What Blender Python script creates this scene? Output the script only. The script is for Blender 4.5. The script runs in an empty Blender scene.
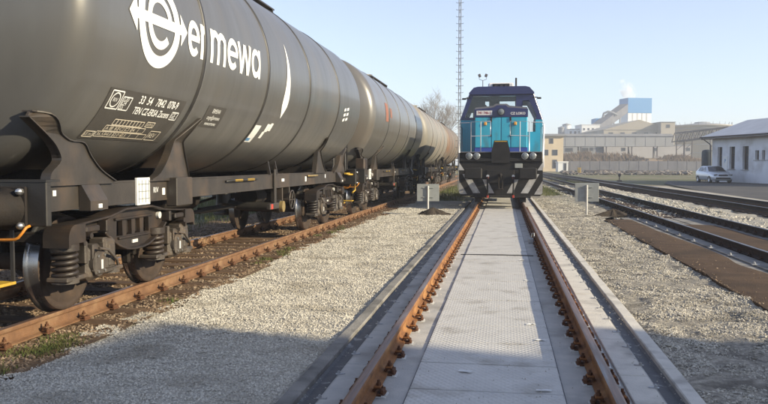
import bpy, bmesh, math, random
import numpy as np
from mathutils import Vector, Matrix
from mathutils.geometry import tessellate_polygon

R = math.radians
random.seed(7)
rng = np.random.default_rng(11)
scene = bpy.context.scene
COL = scene.collection

# ------------------------------------------------------------------ camera
FPX = 760.0                      # focal length in photo pixels (768 wide)
YAW = math.atan(119.5 / FPX)
CAMZ = 1.59
cam_d = bpy.data.cameras.new('camera')
cam = bpy.data.objects.new('camera', cam_d)
COL.objects.link(cam)
cam_d.sensor_width = 36.0
cam_d.lens = 36.0 * FPX / 768.0
cam_d.clip_start = 0.05
cam_d.clip_end = 6000.0
cam.location = (0, 0, CAMZ)
cam.rotation_euler = (R(90) - math.atan(38.0 / FPX), 0, YAW)
scene.camera = cam

# ------------------------------------------------------------------ light
SUN_EL, SUN_BEHIND = R(22.0), R(14.5)      # sun low on the right, a little behind the camera
world = bpy.data.worlds.new('World')
scene.world = world
world.use_nodes = True
wn = world.node_tree.nodes
wl = world.node_tree.links
sky = wn.new('ShaderNodeTexSky')
sky.sky_type = 'NISHITA'
sky.sun_disc = False
sky.sun_elevation = SUN_EL
sky.sun_rotation = R(90) + SUN_BEHIND
sky.altitude = 200.0
sky.air_density = 1.0
sky.dust_density = 0.6
sky.ozone_density = 5.0
hsv = wn.new('ShaderNodeHueSaturation')
hsv.inputs['Hue'].default_value = 0.507
hsv.inputs['Saturation'].default_value = 0.66
hsv.inputs['Value'].default_value = 1.0
wl.new(sky.outputs[0], hsv.inputs['Color'])
wl.new(hsv.outputs[0], wn['Background'].inputs['Color'])
wn['Background'].inputs['Strength'].default_value = 0.138
sun_d = bpy.data.lights.new('sun', 'SUN')
sun_d.energy = 5.0
sun_d.angle = R(0.6)
sun_d.color = (1.0, 0.865, 0.61)
sun = bpy.data.objects.new('sun', sun_d)
COL.objects.link(sun)
to_sun = Vector((math.cos(SUN_EL) * math.cos(SUN_BEHIND), -math.cos(SUN_EL) * math.sin(SUN_BEHIND), math.sin(SUN_EL)))
sun.rotation_euler = to_sun.to_track_quat('Z', 'Y').to_euler()
sun.location = to_sun * 60

scene.view_settings.view_transform = 'Standard'
scene.view_settings.look = 'None'
scene.view_settings.gamma = 1.0
scene.view_settings.exposure = 0.78
scene.view_settings.use_curve_mapping = False
scene.render.engine = 'CYCLES'
scene.cycles.max_bounces = 6
scene.cycles.diffuse_bounces = 3
scene.cycles.glossy_bounces = 3
scene.cycles.transmission_bounces = 6
scene.cycles.volume_bounces = 2
scene.cycles.caustics_reflective = False
scene.cycles.caustics_refractive = False
scene.cycles.use_denoising = True


def at(px, d):
    """world x, y of a photo column at a given depth"""
    xc = (px - 384.0) * d / FPX
    return (xc * math.cos(YAW) - d * math.sin(YAW), xc * math.sin(YAW) + d * math.cos(YAW))


def zat(py, d):
    return CAMZ + (164.0 - py) * d / FPX


# ------------------------------------------------------------------ materials
MATS = {}


def mat(name, c1, c2=None, scale=6.0, rough=0.6, metal=0.0, bump=0.0, bscale=None, detail=5.0,
        coat=0.0, spec=0.5, island=0.0, c3=None, scale3=0.6, thr3=(0.5, 0.7), emit=0.0, stretch=None, obj=False, rvar=0.12):
    m = bpy.data.materials.new(name)
    m.use_nodes = True
    nt = m.node_tree
    N, L = nt.nodes, nt.links
    b = N['Principled BSDF']
    b.inputs['Roughness'].default_value = rough
    b.inputs['Metallic'].default_value = metal
    b.inputs['Coat Weight'].default_value = coat
    b.inputs['Coat Roughness'].default_value = 0.12
    b.inputs['Specular IOR Level'].default_value = spec
    b.inputs['Base Color'].default_value = (*c1, 1)
    vec = None
    if obj:
        tc = N.new('ShaderNodeTexCoord')
        vec = tc.outputs['Object']
    else:
        g = N.new('ShaderNodeNewGeometry')
        vec = g.outputs['Position']
    if stretch:
        mp = N.new('ShaderNodeVectorMath')
        mp.operation = 'MULTIPLY'
        mp.inputs[1].default_value = stretch
        L.new(vec, mp.inputs[0])
        vec = mp.outputs[0]
    out = None
    if c2 is not None:
        n = N.new('ShaderNodeTexNoise')
        n.inputs['Scale'].default_value = scale
        n.inputs['Detail'].default_value = detail
        n.inputs['Roughness'].default_value = 0.62
        L.new(vec, n.inputs['Vector'])
        r = N.new('ShaderNodeMapRange')
        r.inputs['From Min'].default_value = 0.32
        r.inputs['From Max'].default_value = 0.68
        L.new(n.outputs['Fac'], r.inputs['Value'])
        mx = N.new('ShaderNodeMix')
        mx.data_type = 'RGBA'
        mx.inputs['A'].default_value = (*c1, 1)
        mx.inputs['B'].default_value = (*c2, 1)
        L.new(r.outputs['Result'], mx.inputs['Factor'])
        out = mx.outputs['Result']
        rr = N.new('ShaderNodeMapRange')
        rr.inputs['To Min'].default_value = max(0.02, rough - rvar)
        rr.inputs['To Max'].default_value = min(1.0, rough + rvar)
        L.new(n.outputs['Fac'], rr.inputs['Value'])
        L.new(rr.outputs['Result'], b.inputs['Roughness'])
    if c3 is not None:
        n3 = N.new('ShaderNodeTexNoise')
        n3.inputs['Scale'].default_value = scale3
        n3.inputs['Detail'].default_value = 6.0
        L.new(vec, n3.inputs['Vector'])
        r3 = N.new('ShaderNodeMapRange')
        r3.inputs['From Min'].default_value = thr3[0]
        r3.inputs['From Max'].default_value = thr3[1]
        L.new(n3.outputs['Fac'], r3.inputs['Value'])
        m3 = N.new('ShaderNodeMix')
        m3.data_type = 'RGBA'
        if out is None:
            m3.inputs['A'].default_value = (*c1, 1)
        else:
            L.new(out, m3.inputs['A'])
        m3.inputs['B'].default_value = (*c3, 1)
        L.new(r3.outputs['Result'], m3.inputs['Factor'])
        out = m3.outputs['Result']
    if island > 0:
        gi = N.new('ShaderNodeNewGeometry')
        ri = N.new('ShaderNodeMapRange')
        ri.inputs['To Min'].default_value = 1.0 - island
        ri.inputs['To Max'].default_value = 1.0 + island * 0.6
        L.new(gi.outputs['Random Per Island'], ri.inputs['Value'])
        hs = N.new('ShaderNodeHueSaturation')
        L.new(ri.outputs['Result'], hs.inputs['Value'])
        if out is None:
            hs.inputs['Color'].default_value = (*c1, 1)
        else:
            L.new(out, hs.inputs['Color'])
        out = hs.outputs['Color']
    if out is not None:
        L.new(out, b.inputs['Base Color'])
    if bump > 0:
        nb = N.new('ShaderNodeTexNoise')
        nb.inputs['Scale'].default_value = bscale or scale * 4
        nb.inputs['Detail'].default_value = 4.0
        L.new(vec, nb.inputs['Vector'])
        bp = N.new('ShaderNodeBump')
        bp.inputs['Strength'].default_value = bump
        bp.inputs['Distance'].default_value = 0.02
        L.new(nb.outputs['Fac'], bp.inputs['Height'])
        L.new(bp.outputs['Normal'], b.inputs['Normal'])
    if emit > 0:
        b.inputs['Emission Color'].default_value = (*c1, 1)
        b.inputs['Emission Strength'].default_value = emit
    MATS[name] = m
    return m


M = MATS
mat('grass_ground', (0.10, 0.115, 0.05), (0.16, 0.14, 0.085), 0.35, 0.95, bump=0.6, bscale=6, c3=(0.20, 0.17, 0.12), scale3=0.09, thr3=(0.5, 0.62), spec=0.2)
mat('gravel_bed', (0.29, 0.268, 0.225), (0.48, 0.445, 0.375), 26, 0.95, bump=0.9, bscale=60, c3=(0.30, 0.265, 0.21), scale3=0.9, spec=0.2)
mat('gravel_stone', (0.55, 0.515, 0.44), (0.46, 0.43, 0.365), 9, 0.9, island=0.26, spec=0.25, c3=(0.32, 0.29, 0.235), scale3=1.4, thr3=(0.5, 0.68))
mat('gravel_dark_bed', (0.17, 0.153, 0.125), (0.40, 0.365, 0.30), 14, 0.95, bump=1.0, bscale=40, c3=(0.15, 0.133, 0.108), scale3=3.2, thr3=(0.52, 0.64), spec=0.2)
mat('gravel_dark_stone', (0.53, 0.495, 0.42), (0.38, 0.35, 0.295), 3.5, 0.9, island=0.3, spec=0.25, c3=(0.28, 0.255, 0.205), scale3=2.2, thr3=(0.5, 0.68))
mat('ballast_bed', (0.12, 0.078, 0.046), (0.20, 0.135, 0.082), 8, 0.95, bump=1.0, bscale=30, c3=(0.06, 0.042, 0.03), scale3=1.3, spec=0.2)
mat('ballast_stone', (0.17, 0.115, 0.073), (0.28, 0.215, 0.15), 6, 0.92, island=0.5, spec=0.2)
mat('dark_ballast_bed', (0.075, 0.068, 0.062), (0.19, 0.175, 0.155), 10, 0.95, bump=1.0, bscale=30, c3=(0.05, 0.046, 0.042), scale3=0.8, spec=0.2)
mat('asphalt', (0.05, 0.049, 0.05), (0.075, 0.072, 0.07), 3, 0.9, bump=0.3, bscale=40, c3=(0.10, 0.092, 0.085), scale3=0.3, spec=0.3)
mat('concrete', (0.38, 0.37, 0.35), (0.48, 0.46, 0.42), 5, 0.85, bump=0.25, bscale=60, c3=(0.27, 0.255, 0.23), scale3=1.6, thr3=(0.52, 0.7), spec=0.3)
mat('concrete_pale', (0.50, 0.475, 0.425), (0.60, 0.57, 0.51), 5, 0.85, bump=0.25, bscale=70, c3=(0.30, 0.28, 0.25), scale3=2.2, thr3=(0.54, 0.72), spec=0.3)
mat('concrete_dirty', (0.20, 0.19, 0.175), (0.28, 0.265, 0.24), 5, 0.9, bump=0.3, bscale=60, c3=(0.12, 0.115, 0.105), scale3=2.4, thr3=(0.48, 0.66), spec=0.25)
mat('gutter_tar', (0.055, 0.055, 0.06), (0.10, 0.098, 0.098), 7, 0.65, bump=0.3, bscale=50, c3=(0.24, 0.235, 0.225), scale3=5.5, thr3=(0.58, 0.64))
mat('rust_rail', (0.29, 0.128, 0.042), (0.14, 0.066, 0.03), 5, 0.75, bump=0.4, bscale=80, c3=(0.36, 0.185, 0.07), scale3=2.2, thr3=(0.5, 0.68), spec=0.3)
mat('rail_head', (0.20, 0.105, 0.066), (0.135, 0.095, 0.080), 5, 0.42, metal=0.45, stretch=(8, 0.6, 8), c3=(0.22, 0.20, 0.20), scale3=1.8, thr3=(0.55, 0.7))
mat('rail_head_worn', (0.15, 0.145, 0.15), (0.11, 0.095, 0.085), 5, 0.35, metal=0.7, stretch=(8, 0.6, 8))
mat('dark_rail', (0.042, 0.03, 0.024), (0.075, 0.048, 0.034), 7, 0.8, bump=0.2, spec=0.25)  # near-black rust; the backlit shade of these rails is put into the colour
mat('rust_rail_pale', (0.19, 0.10, 0.05), (0.125, 0.066, 0.035), 9, 0.75, bump=0.3, bscale=80, c3=(0.235, 0.145, 0.08), scale3=3, spec=0.3)
mat('rust_dark', (0.075, 0.036, 0.02), (0.13, 0.058, 0.028), 20, 0.85, bump=0.3, bscale=90, spec=0.25)
mat('rust_orange', (0.30, 0.125, 0.035), (0.17, 0.07, 0.028), 30, 0.8, bump=0.3, bscale=90, spec=0.25)
mat('pad_white', (0.62, 0.61, 0.58), (0.45, 0.44, 0.41), 12, 0.6)
mat('galvanised', (0.42, 0.43, 0.44), (0.33, 0.335, 0.345), 9, 0.5, metal=0.35, c3=(0.30, 0.285, 0.26), scale3=2.3)
mat('brown_mat', (0.075, 0.05, 0.033), (0.115, 0.077, 0.05), 4, 0.95, bump=0.7, bscale=70, c3=(0.055, 0.04, 0.029), scale3=0.9, spec=0.15)
mat('soil', (0.032, 0.026, 0.02), (0.07, 0.055, 0.042), 20, 0.95, bump=1.0, bscale=40, spec=0.2)
mat('sleeper_wood', (0.125, 0.078, 0.047), (0.075, 0.048, 0.031), 5, 0.9, stretch=(1, 9, 9), bump=0.5, bscale=14, c3=(0.19, 0.125, 0.075), scale3=1.7, spec=0.2)
mat('paper', (0.75, 0.75, 0.72), (0.6, 0.6, 0.57), 14, 0.7)
mat('sign_back', (0.33, 0.345, 0.33), (0.27, 0.28, 0.27), 5, 0.6, metal=0.2)
mat('post_white', (0.62, 0.61, 0.57), (0.5, 0.48, 0.44), 12, 0.55)
mat('grass_blade', (0.065, 0.10, 0.022), (0.135, 0.125, 0.045), 9, 0.8, island=0.4, spec=0.25)
mat('dry_blade', (0.12, 0.083, 0.055), (0.065, 0.048, 0.034), 3, 0.9, island=0.45, spec=0.2)


def tread_plate():
    m = mat('tread_plate', (0.56, 0.54, 0.50), (0.48, 0.465, 0.435), 3.0, 0.6, metal=0.1, c3=(0.33, 0.305, 0.265), scale3=2.6, thr3=(0.55, 0.74))
    nt = m.node_tree
    N, L = nt.nodes, nt.links
    b = N['Principled BSDF']
    g = N.new('ShaderNodeNewGeometry')
    sx = N.new('ShaderNodeSeparateXYZ')
    L.new(g.outputs['Position'], sx.inputs[0])

    def mth(op, a, bb=None):
        n = N.new('ShaderNodeMath')
        n.operation = op
        for i, v in enumerate((a, bb)):
            if v is None:
                continue
            if isinstance(v, (int, float)):
                n.inputs[i].default_value = v
            else:
                L.new(v, n.inputs[i])
        return n.outputs[0]
    x, y = sx.outputs['X'], sx.outputs['Y']
    u = mth('MULTIPLY', mth('ADD', mth('MULTIPLY', x, 0.8), mth('MULTIPLY', y, 0.6)), math.pi / 0.045)
    v = mth('MULTIPLY', mth('SUBTRACT', mth('MULTIPLY', x, 0.8), mth('MULTIPLY', y, 0.6)), math.pi / 0.045)
    s = mth('MULTIPLY', mth('SINE', u), mth('SINE', v))
    h = mth('POWER', mth('ABSOLUTE', s), 0.9)
    bp = N.new('ShaderNodeBump')
    bp.inputs['Strength'].default_value = 0.6
    bp.inputs['Distance'].default_value = 0.007
    L.new(h, bp.inputs['Height'])
    L.new(bp.outputs['Normal'], b.inputs['Normal'])
    return m


tread_plate()


# ------------------------------------------------------------------ mesh builder
class MB:
    def __init__(s):
        s.V, s.F, s.Mi, s.S = [], [], [], []

    def add(s, verts, faces, m=0, smooth=False):
        o = len(s.V)
        s.V.extend([tuple(v) for v in verts])
        for f in faces:
            s.F.append(tuple(o + i for i in f))
            s.Mi.append(m)
            s.S.append(smooth)

    def box(s, c, d, m=0, ch=0.0, rot=None):
        hx, hy, hz = d[0] / 2, d[1] / 2, d[2] / 2
        c = Vector(c)
        if ch <= 0:
            vs = [Vector((x, y, z)) for x in (-hx, hx) for y in (-hy, hy) for z in (-hz, hz)]
            fs = [(0, 1, 3, 2), (4, 6, 7, 5), (0, 4, 5, 1), (2, 3, 7, 6), (0, 2, 6, 4), (1, 5, 7, 3)]
        else:
            ch = min(ch, hx * 0.9, hy * 0.9, hz * 0.9)
            vs, idx = [], {}
            for sx in (-1, 1):
                for sy in (-1, 1):
                    for sz in (-1, 1):
                        for ax in range(3):
                            p = [sx * (hx - ch), sy * (hy - ch), sz * (hz - ch)]
                            p[ax] = (sx * hx, sy * hy, sz * hz)[ax]
                            idx[(sx, sy, sz, ax)] = len(vs)
                            vs.append(Vector(p))
            fs = []
            for ax in range(3):
                a, b = [(1, 2), (2, 0), (0, 1)][ax]
                for sg in (-1, 1):
                    q = []
                    for (p, r) in ((-1, -1), (1, -1), (1, 1), (-1, 1)):
                        t = [0, 0, 0]
                        t[ax], t[a], t[b] = sg, p, r
                        q.append(idx[(*t, ax)])
                    fs.append(tuple(q if sg > 0 else q[::-1]))
            for ax in range(3):
                a, b = [(1, 2), (2, 0), (0, 1)][ax]
                for sa in (-1, 1):
                    for sb in (-1, 1):
                        def k(e, w):
                            t = [0, 0, 0]
                            t[ax], t[a], t[b] = e, sa, sb
                            return idx[(*t, w)]
                        q = [k(-1, a), k(1, a), k(1, b), k(-1, b)]
                        fs.append(tuple(q if sa * sb < 0 else q[::-1]))
            for sx in (-1, 1):
                for sy in (-1, 1):
                    for sz in (-1, 1):
                        q = [idx[(sx, sy, sz, a)] for a in range(3)]
                        fs.append(tuple(q if sx * sy * sz > 0 else q[::-1]))
        if rot is not None:
            vs = [rot @ v for v in vs]
        s.add([v + c for v in vs], fs, m)

    def cyl(s, p0, p1, r, r1=None, n=14, m=0, caps=True, smooth=True, mc=None):
        p0, p1 = Vector(p0), Vector(p1)
        r1 = r if r1 is None else r1
        ax = (p1 - p0).normalized()
        u = ax.orthogonal().normalized()
        w = ax.cross(u)
        vs = []
        for p, rr in ((p0, r), (p1, r1)):
            for i in range(n):
                t = 2 * math.pi * i / n
                vs.append(p + u * (rr * math.cos(t)) + w * (rr * math.sin(t)))
        s.add(vs, [(i, (i + 1) % n, n + (i + 1) % n, n + i) for i in range(n)], m, smooth)
        if caps:
            s.add(vs, [tuple(range(n))[::-1], tuple(range(n, 2 * n))], m if mc is None else mc, False)

    def tube(s, pts, r, n=8, m=0, caps=True, radii=None, closed=False):
        pts = [Vector(p) for p in pts]
        k = len(pts)
        vs = []
        u = None
        for i, p in enumerate(pts):
            if closed:
                t = (pts[(i + 1) % k] - pts[i - 1]).normalized()
            else:
                t = (pts[min(i + 1, k - 1)] - pts[max(i - 1, 0)]).normalized()
            if u is None:
                u = t.orthogonal().normalized()
            else:
                u = (u - t * u.dot(t))
                u = u.normalized() if u.length > 1e-6 else t.orthogonal().normalized()
            w = t.cross(u)
            rr = radii[i] if radii else r
            for j in range(n):
                a = 2 * math.pi * j / n
                vs.append(p + u * (rr * math.cos(a)) + w * (rr * math.sin(a)))
        fs = []
        for i in range(k if closed else k - 1):
            i2 = (i + 1) % k
            for j in range(n):
                fs.append((i * n + j, i * n + (j + 1) % n, i2 * n + (j + 1) % n, i2 * n + j))
        s.add(vs, fs, m, True)
        if caps and not closed:
            s.add(vs, [tuple(range(n))[::-1], tuple(range((k - 1) * n, k * n))], m)

    def lathe(s, prof, c, axis='y', n=48, m=0, smooth=True, closed=False):
        """prof: list of (radius, height along axis)"""
        vs = []
        for r, h in prof:
            for i in range(n):
                t = 2 * math.pi * i / n
                a, b = r * math.cos(t), r * math.sin(t)
                if axis == 'y':
                    vs.append((c[0] + a, c[1] + h, c[2] + b))
                elif axis == 'x':
                    vs.append((c[0] + h, c[1] + a, c[2] + b))
                else:
                    vs.append((c[0] + a, c[1] + b, c[2] + h))
        fs = []
        k = len(prof)
        for i in range(k if closed else k - 1):
            i2 = (i + 1) % k
            for j in range(n):
                q = (i * n + j, i * n + (j + 1) % n, i2 * n + (j + 1) % n, i2 * n + j)
                fs.append(q if axis == 'x' or axis == 'z' else q[::-1])
        s.add(vs, fs, m, smooth)

    def plate(s, outline, holes=(), t=0.02, fn=None, m=0, mside=None):
        """outline in (u, v); fn(u, v, w) -> xyz, w in {0, t}"""
        polys = [[Vector((u, v, 0)) for u, v in outline]] + [[Vector((u, v, 0)) for u, v in h] for h in holes]
        tris = tessellate_polygon(polys)
        flat = [p for poly in polys for p in poly]
        if fn is None:
            fn = lambda u, v, w: (u, v, w)
        k = len(flat)
        vs = [fn(p.x, p.y, 0.0) for p in flat] + [fn(p.x, p.y, t) for p in flat]
        fs = []
        for a, b, c in tris:
            nrm = (flat[b] - flat[a]).cross(flat[c] - flat[a]).z
            if nrm < 0:
                b, c = c, b
            fs.append((k + a, k + b, k + c))
            fs.append((c, b, a))
        s.add(vs, fs, m)
        sf = []
        o = 0
        for pi, poly in enumerate(polys):
            q = len(poly)
            area = sum(poly[i].x * poly[(i + 1) % q].y - poly[(i + 1) % q].x * poly[i].y for i in range(q))
            fwd = (area > 0) == (pi == 0)
            for i in range(q):
                a, b = o + i, o + (i + 1) % q
                sf.append((a, b, k + b, k + a) if fwd else (b, a, k + a, k + b))
            o += q
        s.add(vs, sf, m if mside is None else mside)

    def mesh(s, name, mats):
        me = bpy.data.meshes.new(name)
        me.from_pydata(s.V, [], s.F)
        for k in mats:
            me.materials.append(M[k] if isinstance(k, str) else k)
        me.polygons.foreach_set('material_index', s.Mi)
        me.polygons.foreach_set('use_smooth', s.S)
        me.update()
        return me

    def build(s, name, mats, parent=None, loc=None, rot=None):
        if isinstance(mats, str):
            mats = [mats]
        o = bpy.data.objects.new(name, s.mesh(name, mats))
        COL.objects.link(o)
        if parent is not None:
            o.parent = parent
        if loc is not None:
            o.location = loc
        if rot is not None:
            o.rotation_euler = rot
        return o


def inst(name, me, parent=None, loc=(0, 0, 0), rot=None, scale=None):
    o = bpy.data.objects.new(name, me)
    COL.objects.link(o)
    if parent is not None:
        o.parent = parent
    o.location = loc
    if rot is not None:
        o.rotation_euler = rot
    if scale is not None:
        o.scale = scale
    return o


def empty(name, loc=(0, 0, 0), rz=0.0):
    o = bpy.data.objects.new(name, None)
    COL.objects.link(o)
    o.location = loc
    o.rotation_euler = (0, 0, rz)
    o.empty_display_size = 0.3
    return o


def tag(o, label=None, cat=None, group=None, kind=None):
    if label:
        o['label'] = label
    if cat:
        o['category'] = cat
    if group:
        o['group'] = group
    if kind:
        o['kind'] = kind
    return o


def copy_tree(o, parent=None):
    c = o.copy()
    COL.objects.link(c)
    c.parent = parent
    for ch in list(o.children):
        copy_tree(ch, c)
    return c


def text_geo(txt, size, align='CENTER', bold=0.0):
    cu = bpy.data.curves.new('lettering', 'FONT')
    cu.body = txt
    cu.size = size
    cu.align_x = align
    cu.align_y = 'CENTER'
    cu.resolution_u = 3
    cu.offset = bold
    ob = bpy.data.objects.new('lettering', cu)
    COL.objects.link(ob)
    dg = bpy.context.evaluated_depsgraph_get()
    me = ob.evaluated_get(dg).to_mesh()
    vs = [(v.co.x, v.co.y) for v in me.vertices]
    fs = [tuple(p.vertices) for p in me.polygons]
    ob.evaluated_get(dg).to_mesh_clear()
    bpy.data.objects.remove(ob)
    bpy.data.curves.remove(cu)
    return vs, fs


def vnoise(x, y, seed=0):
    """smooth value noise, numpy arrays"""
    x, y = np.asarray(x, float), np.asarray(y, float)
    xi, yi = np.floor(x).astype(np.int64), np.floor(y).astype(np.int64)
    xf, yf = x - xi, y - yi
    u, v = xf * xf * (3 - 2 * xf), yf * yf * (3 - 2 * yf)

    def h(a, b):
        n = (a * 374761393 + b * 668265263 + seed * 974711) & 0x7fffffff
        n = ((n ^ (n >> 13)) * 1274126177) & 0x7fffffff
        return ((n ^ (n >> 16)) & 0xffff) / 65535.0
    return (h(xi, yi) * (1 - u) + h(xi + 1, yi) * u) * (1 - v) + (h(xi, yi + 1) * (1 - u) + h(xi + 1, yi + 1) * u) * v


def relief(x, y, amp, s1, s2, seed):
    return amp * ((vnoise(x * s1, y * s1, seed) - 0.5) * 1.2 + (vnoise(x * s2, y * s2, seed + 5) - 0.5) * 0.8 + (vnoise(x * s2 * 3, y * s2 * 3, seed + 9) - 0.5) * 0.35)


def np_mesh(name, V, F, material, smooth=False):
    me = bpy.data.meshes.new(name)
    k = F.shape[1]
    me.vertices.add(len(V))
    me.vertices.foreach_set('co', np.ascontiguousarray(V, np.float32).ravel())
    me.loops.add(F.size)
    me.loops.foreach_set('vertex_index', np.ascontiguousarray(F, np.int32).ravel())
    me.polygons.add(len(F))
    me.polygons.foreach_set('loop_start', np.arange(0, F.size, k, dtype=np.int32))
    me.polygons.foreach_set('loop_total', np.full(len(F), k, np.int32))
    me.polygons.foreach_set('use_smooth', np.full(len(F), smooth, bool))
    me.materials.append(M[material])
    me.update(calc_edges=True)
    me.validate()
    return me


def bed(name, x0, x1, y0, y1, z, material, amp=0.0, nx=20, ny=60, s1=1.2, s2=5.0, seed=1, xfun=None, ypow=1.6):
    """ground sheet, rows packed towards the camera; edges may wander through xfun(y) -> (x0, x1)"""
    ts = np.linspace(0, 1, ny) ** ypow
    ys = y0 + (y1 - y0) * ts
    V = np.zeros((ny, nx, 3))
    for j, y in enumerate(ys):
        a, b = (x0, x1) if xfun is None else xfun(y)
        V[j, :, 0] = np.linspace(a, b, nx)
        V[j, :, 1] = y
    V[:, :, 2] = z
    if amp:
        V[:, :, 2] += relief(V[:, :, 0], V[:, :, 1], amp, s1, s2, seed)
    idx = np.arange(ny * nx).reshape(ny, nx)
    F = np.stack([idx[:-1, :-1], idx[:-1, 1:], idx[1:, 1:], idx[1:, :-1]], -1).reshape(-1, 4)
    o = bpy.data.objects.new(name, np_mesh(name, V.reshape(-1, 3), F, material, True))
    COL.objects.link(o)
    o['kind'] = 'structure'
    return o


def scatter_stones(name, material, X, Y, Z, size, label, flat=0.7):
    n = len(X)
    base = np.array([(1, 0, 0), (-1, 0, 0), (0, 1, 0), (0, -1, 0), (0, 0, 1), (0, 0, -1)], float)
    rad = rng.uniform(0.55, 1.25, (n, 6, 1))
    P = base[None] * rad + rng.uniform(-0.25, 0.25, (n, 6, 3))
    a = rng.uniform(0, 2 * math.pi, n)
    b = rng.uniform(0, 2 * math.pi, n)
    ca, sa, cb, sb = np.cos(a), np.sin(a), np.cos(b), np.sin(b)
    Rz = np.zeros((n, 3, 3)); Rz[:, 0, 0] = ca; Rz[:, 0, 1] = -sa; Rz[:, 1, 0] = sa; Rz[:, 1, 1] = ca; Rz[:, 2, 2] = 1
    Rx = np.zeros((n, 3, 3)); Rx[:, 0, 0] = 1; Rx[:, 1, 1] = cb; Rx[:, 1, 2] = -sb; Rx[:, 2, 1] = sb; Rx[:, 2, 2] = cb
    P = np.einsum('nij,nkj->nki', Rx, P)
    P[:, :, 2] *= flat
    P = np.einsum('nij,nkj->nki', Rz, P) * size[:, None, None]
    P += np.stack([X, Y, Z], -1)[:, None, :]
    tri = np.array([(0, 2, 4), (2, 1, 4), (1, 3, 4), (3, 0, 4), (2, 0, 5), (1, 2, 5), (3, 1, 5), (0, 3, 5)])
    F = (tri[None] + (np.arange(n) * 6)[:, None, None]).reshape(-1, 3)
    o = bpy.data.objects.new(name, np_mesh(name, P.reshape(-1, 3), F, material))
    COL.objects.link(o)
    tag(o, label, 'gravel', kind='stuff')
    return o
# ================================================================== ground and paving
GC = -0.105            # centre line of the middle track
LC = -5.02             # centre line of the tank wagons' track
RT = 0.17              # rail top above the ground
MG = 0.81              # middle track: rail centres from the centre line
SR = 0.07              # its slab is a little wider on the right


def rc(y):             # centre line of the nearer track on the right (drifts towards the middle)
    return 5.18 - 0.0145 * y


def fc(y):             # farther track on the right
    return 10.0 - 0.029 * y


g = MB()
g.add([(-1500, -600, -0.12), (1500, -600, -0.12), (1500, 2400, -0.12), (-1500, 2400, -0.12)], [(0, 1, 2, 3)])
tag(g.build('ground', 'grass_ground'), kind='structure')

bed('gravel_strip', -3.72, GC - 1.362, 1.5, 33, -0.012, 'gravel_bed', 0.03, 50, 300, 1.5, 6, 3,
    xfun=lambda y: (-3.75 + 0.12 * math.sin(y * 1.7) + 0.08 * math.sin(y * 4.1), GC - 1.362))
bed('gravel_yard', GC + 1.362, 2.87, 1.5, 40, -0.012, 'gravel_dark_bed', 0.045, 40, 320, 2.2, 7, 21,
    xfun=lambda y: (GC + 1.362 + SR, (2.90 + 0.03 * math.sin(y * 2.3)) if y < 23 else min(3.9, 2.9 + (y - 23) * 0.5)))
bed('ballast_bed', LC - 3.2, -3.6, -2, 110, -0.022, 'ballast_bed', 0.035, 40, 340, 1.1, 5, 5)
bed('cross_track_ballast', 3.0, 6.6, 20, 75, -0.07, 'dark_ballast_bed', 0.06, 40, 220, 1.4, 5, 8,
    xfun=lambda y: (rc(y) - 1.55, rc(y) + 1.5))
bed('pale_gravel_verge', 6.3, 8.3, 6, 62, -0.05, 'gravel_bed', 0.05, 30, 200, 1.2, 5, 9,
    xfun=lambda y: (rc(y) + 1.3, fc(y) - 1.25 - max(0, y - 40) * 0.03))
bed('far_track_ballast', 8, 12, 6, 190, -0.06, 'dark_ballast_bed', 0.06, 24, 240, 1.0, 4, 10,
    xfun=lambda y: (fc(y) - 1.5, fc(y) + 1.6))
# asphalt yard in front of the long house
m = MB()
pts = [(fc(12) + 1.5, 12), (40, 20), (40, 60), (26, 78), (15.5, 76), (13.2, 66), (fc(40) + 2.3, 40)]
m.add([(x, y, -0.045) for x, y in pts], [tuple(range(len(pts)))])
tag(m.build('asphalt_yard', 'asphalt'), kind='structure')
# pale edge of the asphalt beside the far track
m = MB()
pts = [(fc(14) + 1.2, 14), (fc(14) + 2.0, 14), (fc(58) + 3.4, 58), (fc(58) + 2.4, 58)]
m.add([(x, y, -0.036) for x, y in pts], [tuple(range(len(pts)))])
tag(m.build('verge_path', 'gravel_bed'), kind='structure')

# stones of the gravel


def stones_in(n, y0, y1, xf, seed_amp, s1, s2, seed, smin, smax, grow):
    y = y0 * (y1 / y0) ** rng.uniform(0, 1, n)
    t = rng.uniform(0, 1, n)
    lo, hi = xf(y)
    x = lo + (hi - lo) * t
    sz = rng.uniform(smin, smax, n) ** 1.0 * (1 + y * grow)
    return x, y, sz


x, y, sz = stones_in(85000, 4.0, 30, lambda y: (-3.82 + 0.1 * np.sin(y * 1.7), np.full_like(y, GC - 1.40)), 0, 0, 0, 3, 0.0045, 0.012, 0.045)
scatter_stones('gravel_stones', 'gravel_stone', x, y, -0.012 + relief(x, y, 0.03, 1.5, 6, 3) + sz * 0.1, sz,
               'pale crushed stones between the tank wagons and the middle track')
x, y, sz = stones_in(75000, 4.0, 36, lambda y: (np.full_like(y, GC + 1.38 + SR), np.full_like(y, 2.92)), 0, 0, 0, 21, 0.004, 0.0135, 0.045)
keep = vnoise(x * 3.4, y * 3.4, 33) > rng.uniform(0.18, 0.62, len(x))
x, y, sz = x[keep], y[keep], sz[keep]
scatter_stones('gravel_stones', 'gravel_dark_stone', x, y, -0.012 + relief(x, y, 0.045, 2.2, 7, 21) + sz * 0.1, sz,
               'rough loose gravel to the right of the middle track')
x, y, sz = stones_in(48000, 5.0, 60, lambda y: (np.full_like(y, LC - 2.6), np.full_like(y, -3.66)), 0, 0, 0, 5, 0.007, 0.022, 0.03)
scatter_stones('ballast_stones', 'ballast_stone', x, y, -0.022 + relief(x, y, 0.035, 1.1, 5, 5) + sz * 0.15, sz,
               'rusty brown ballast stones under the tank wagons')
x, y, sz = stones_in(9000, 20, 60, lambda y: (rc(y) - 1.5, rc(y) + 2.6), 0, 0, 0, 8, 0.02, 0.04, 0.02)
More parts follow.
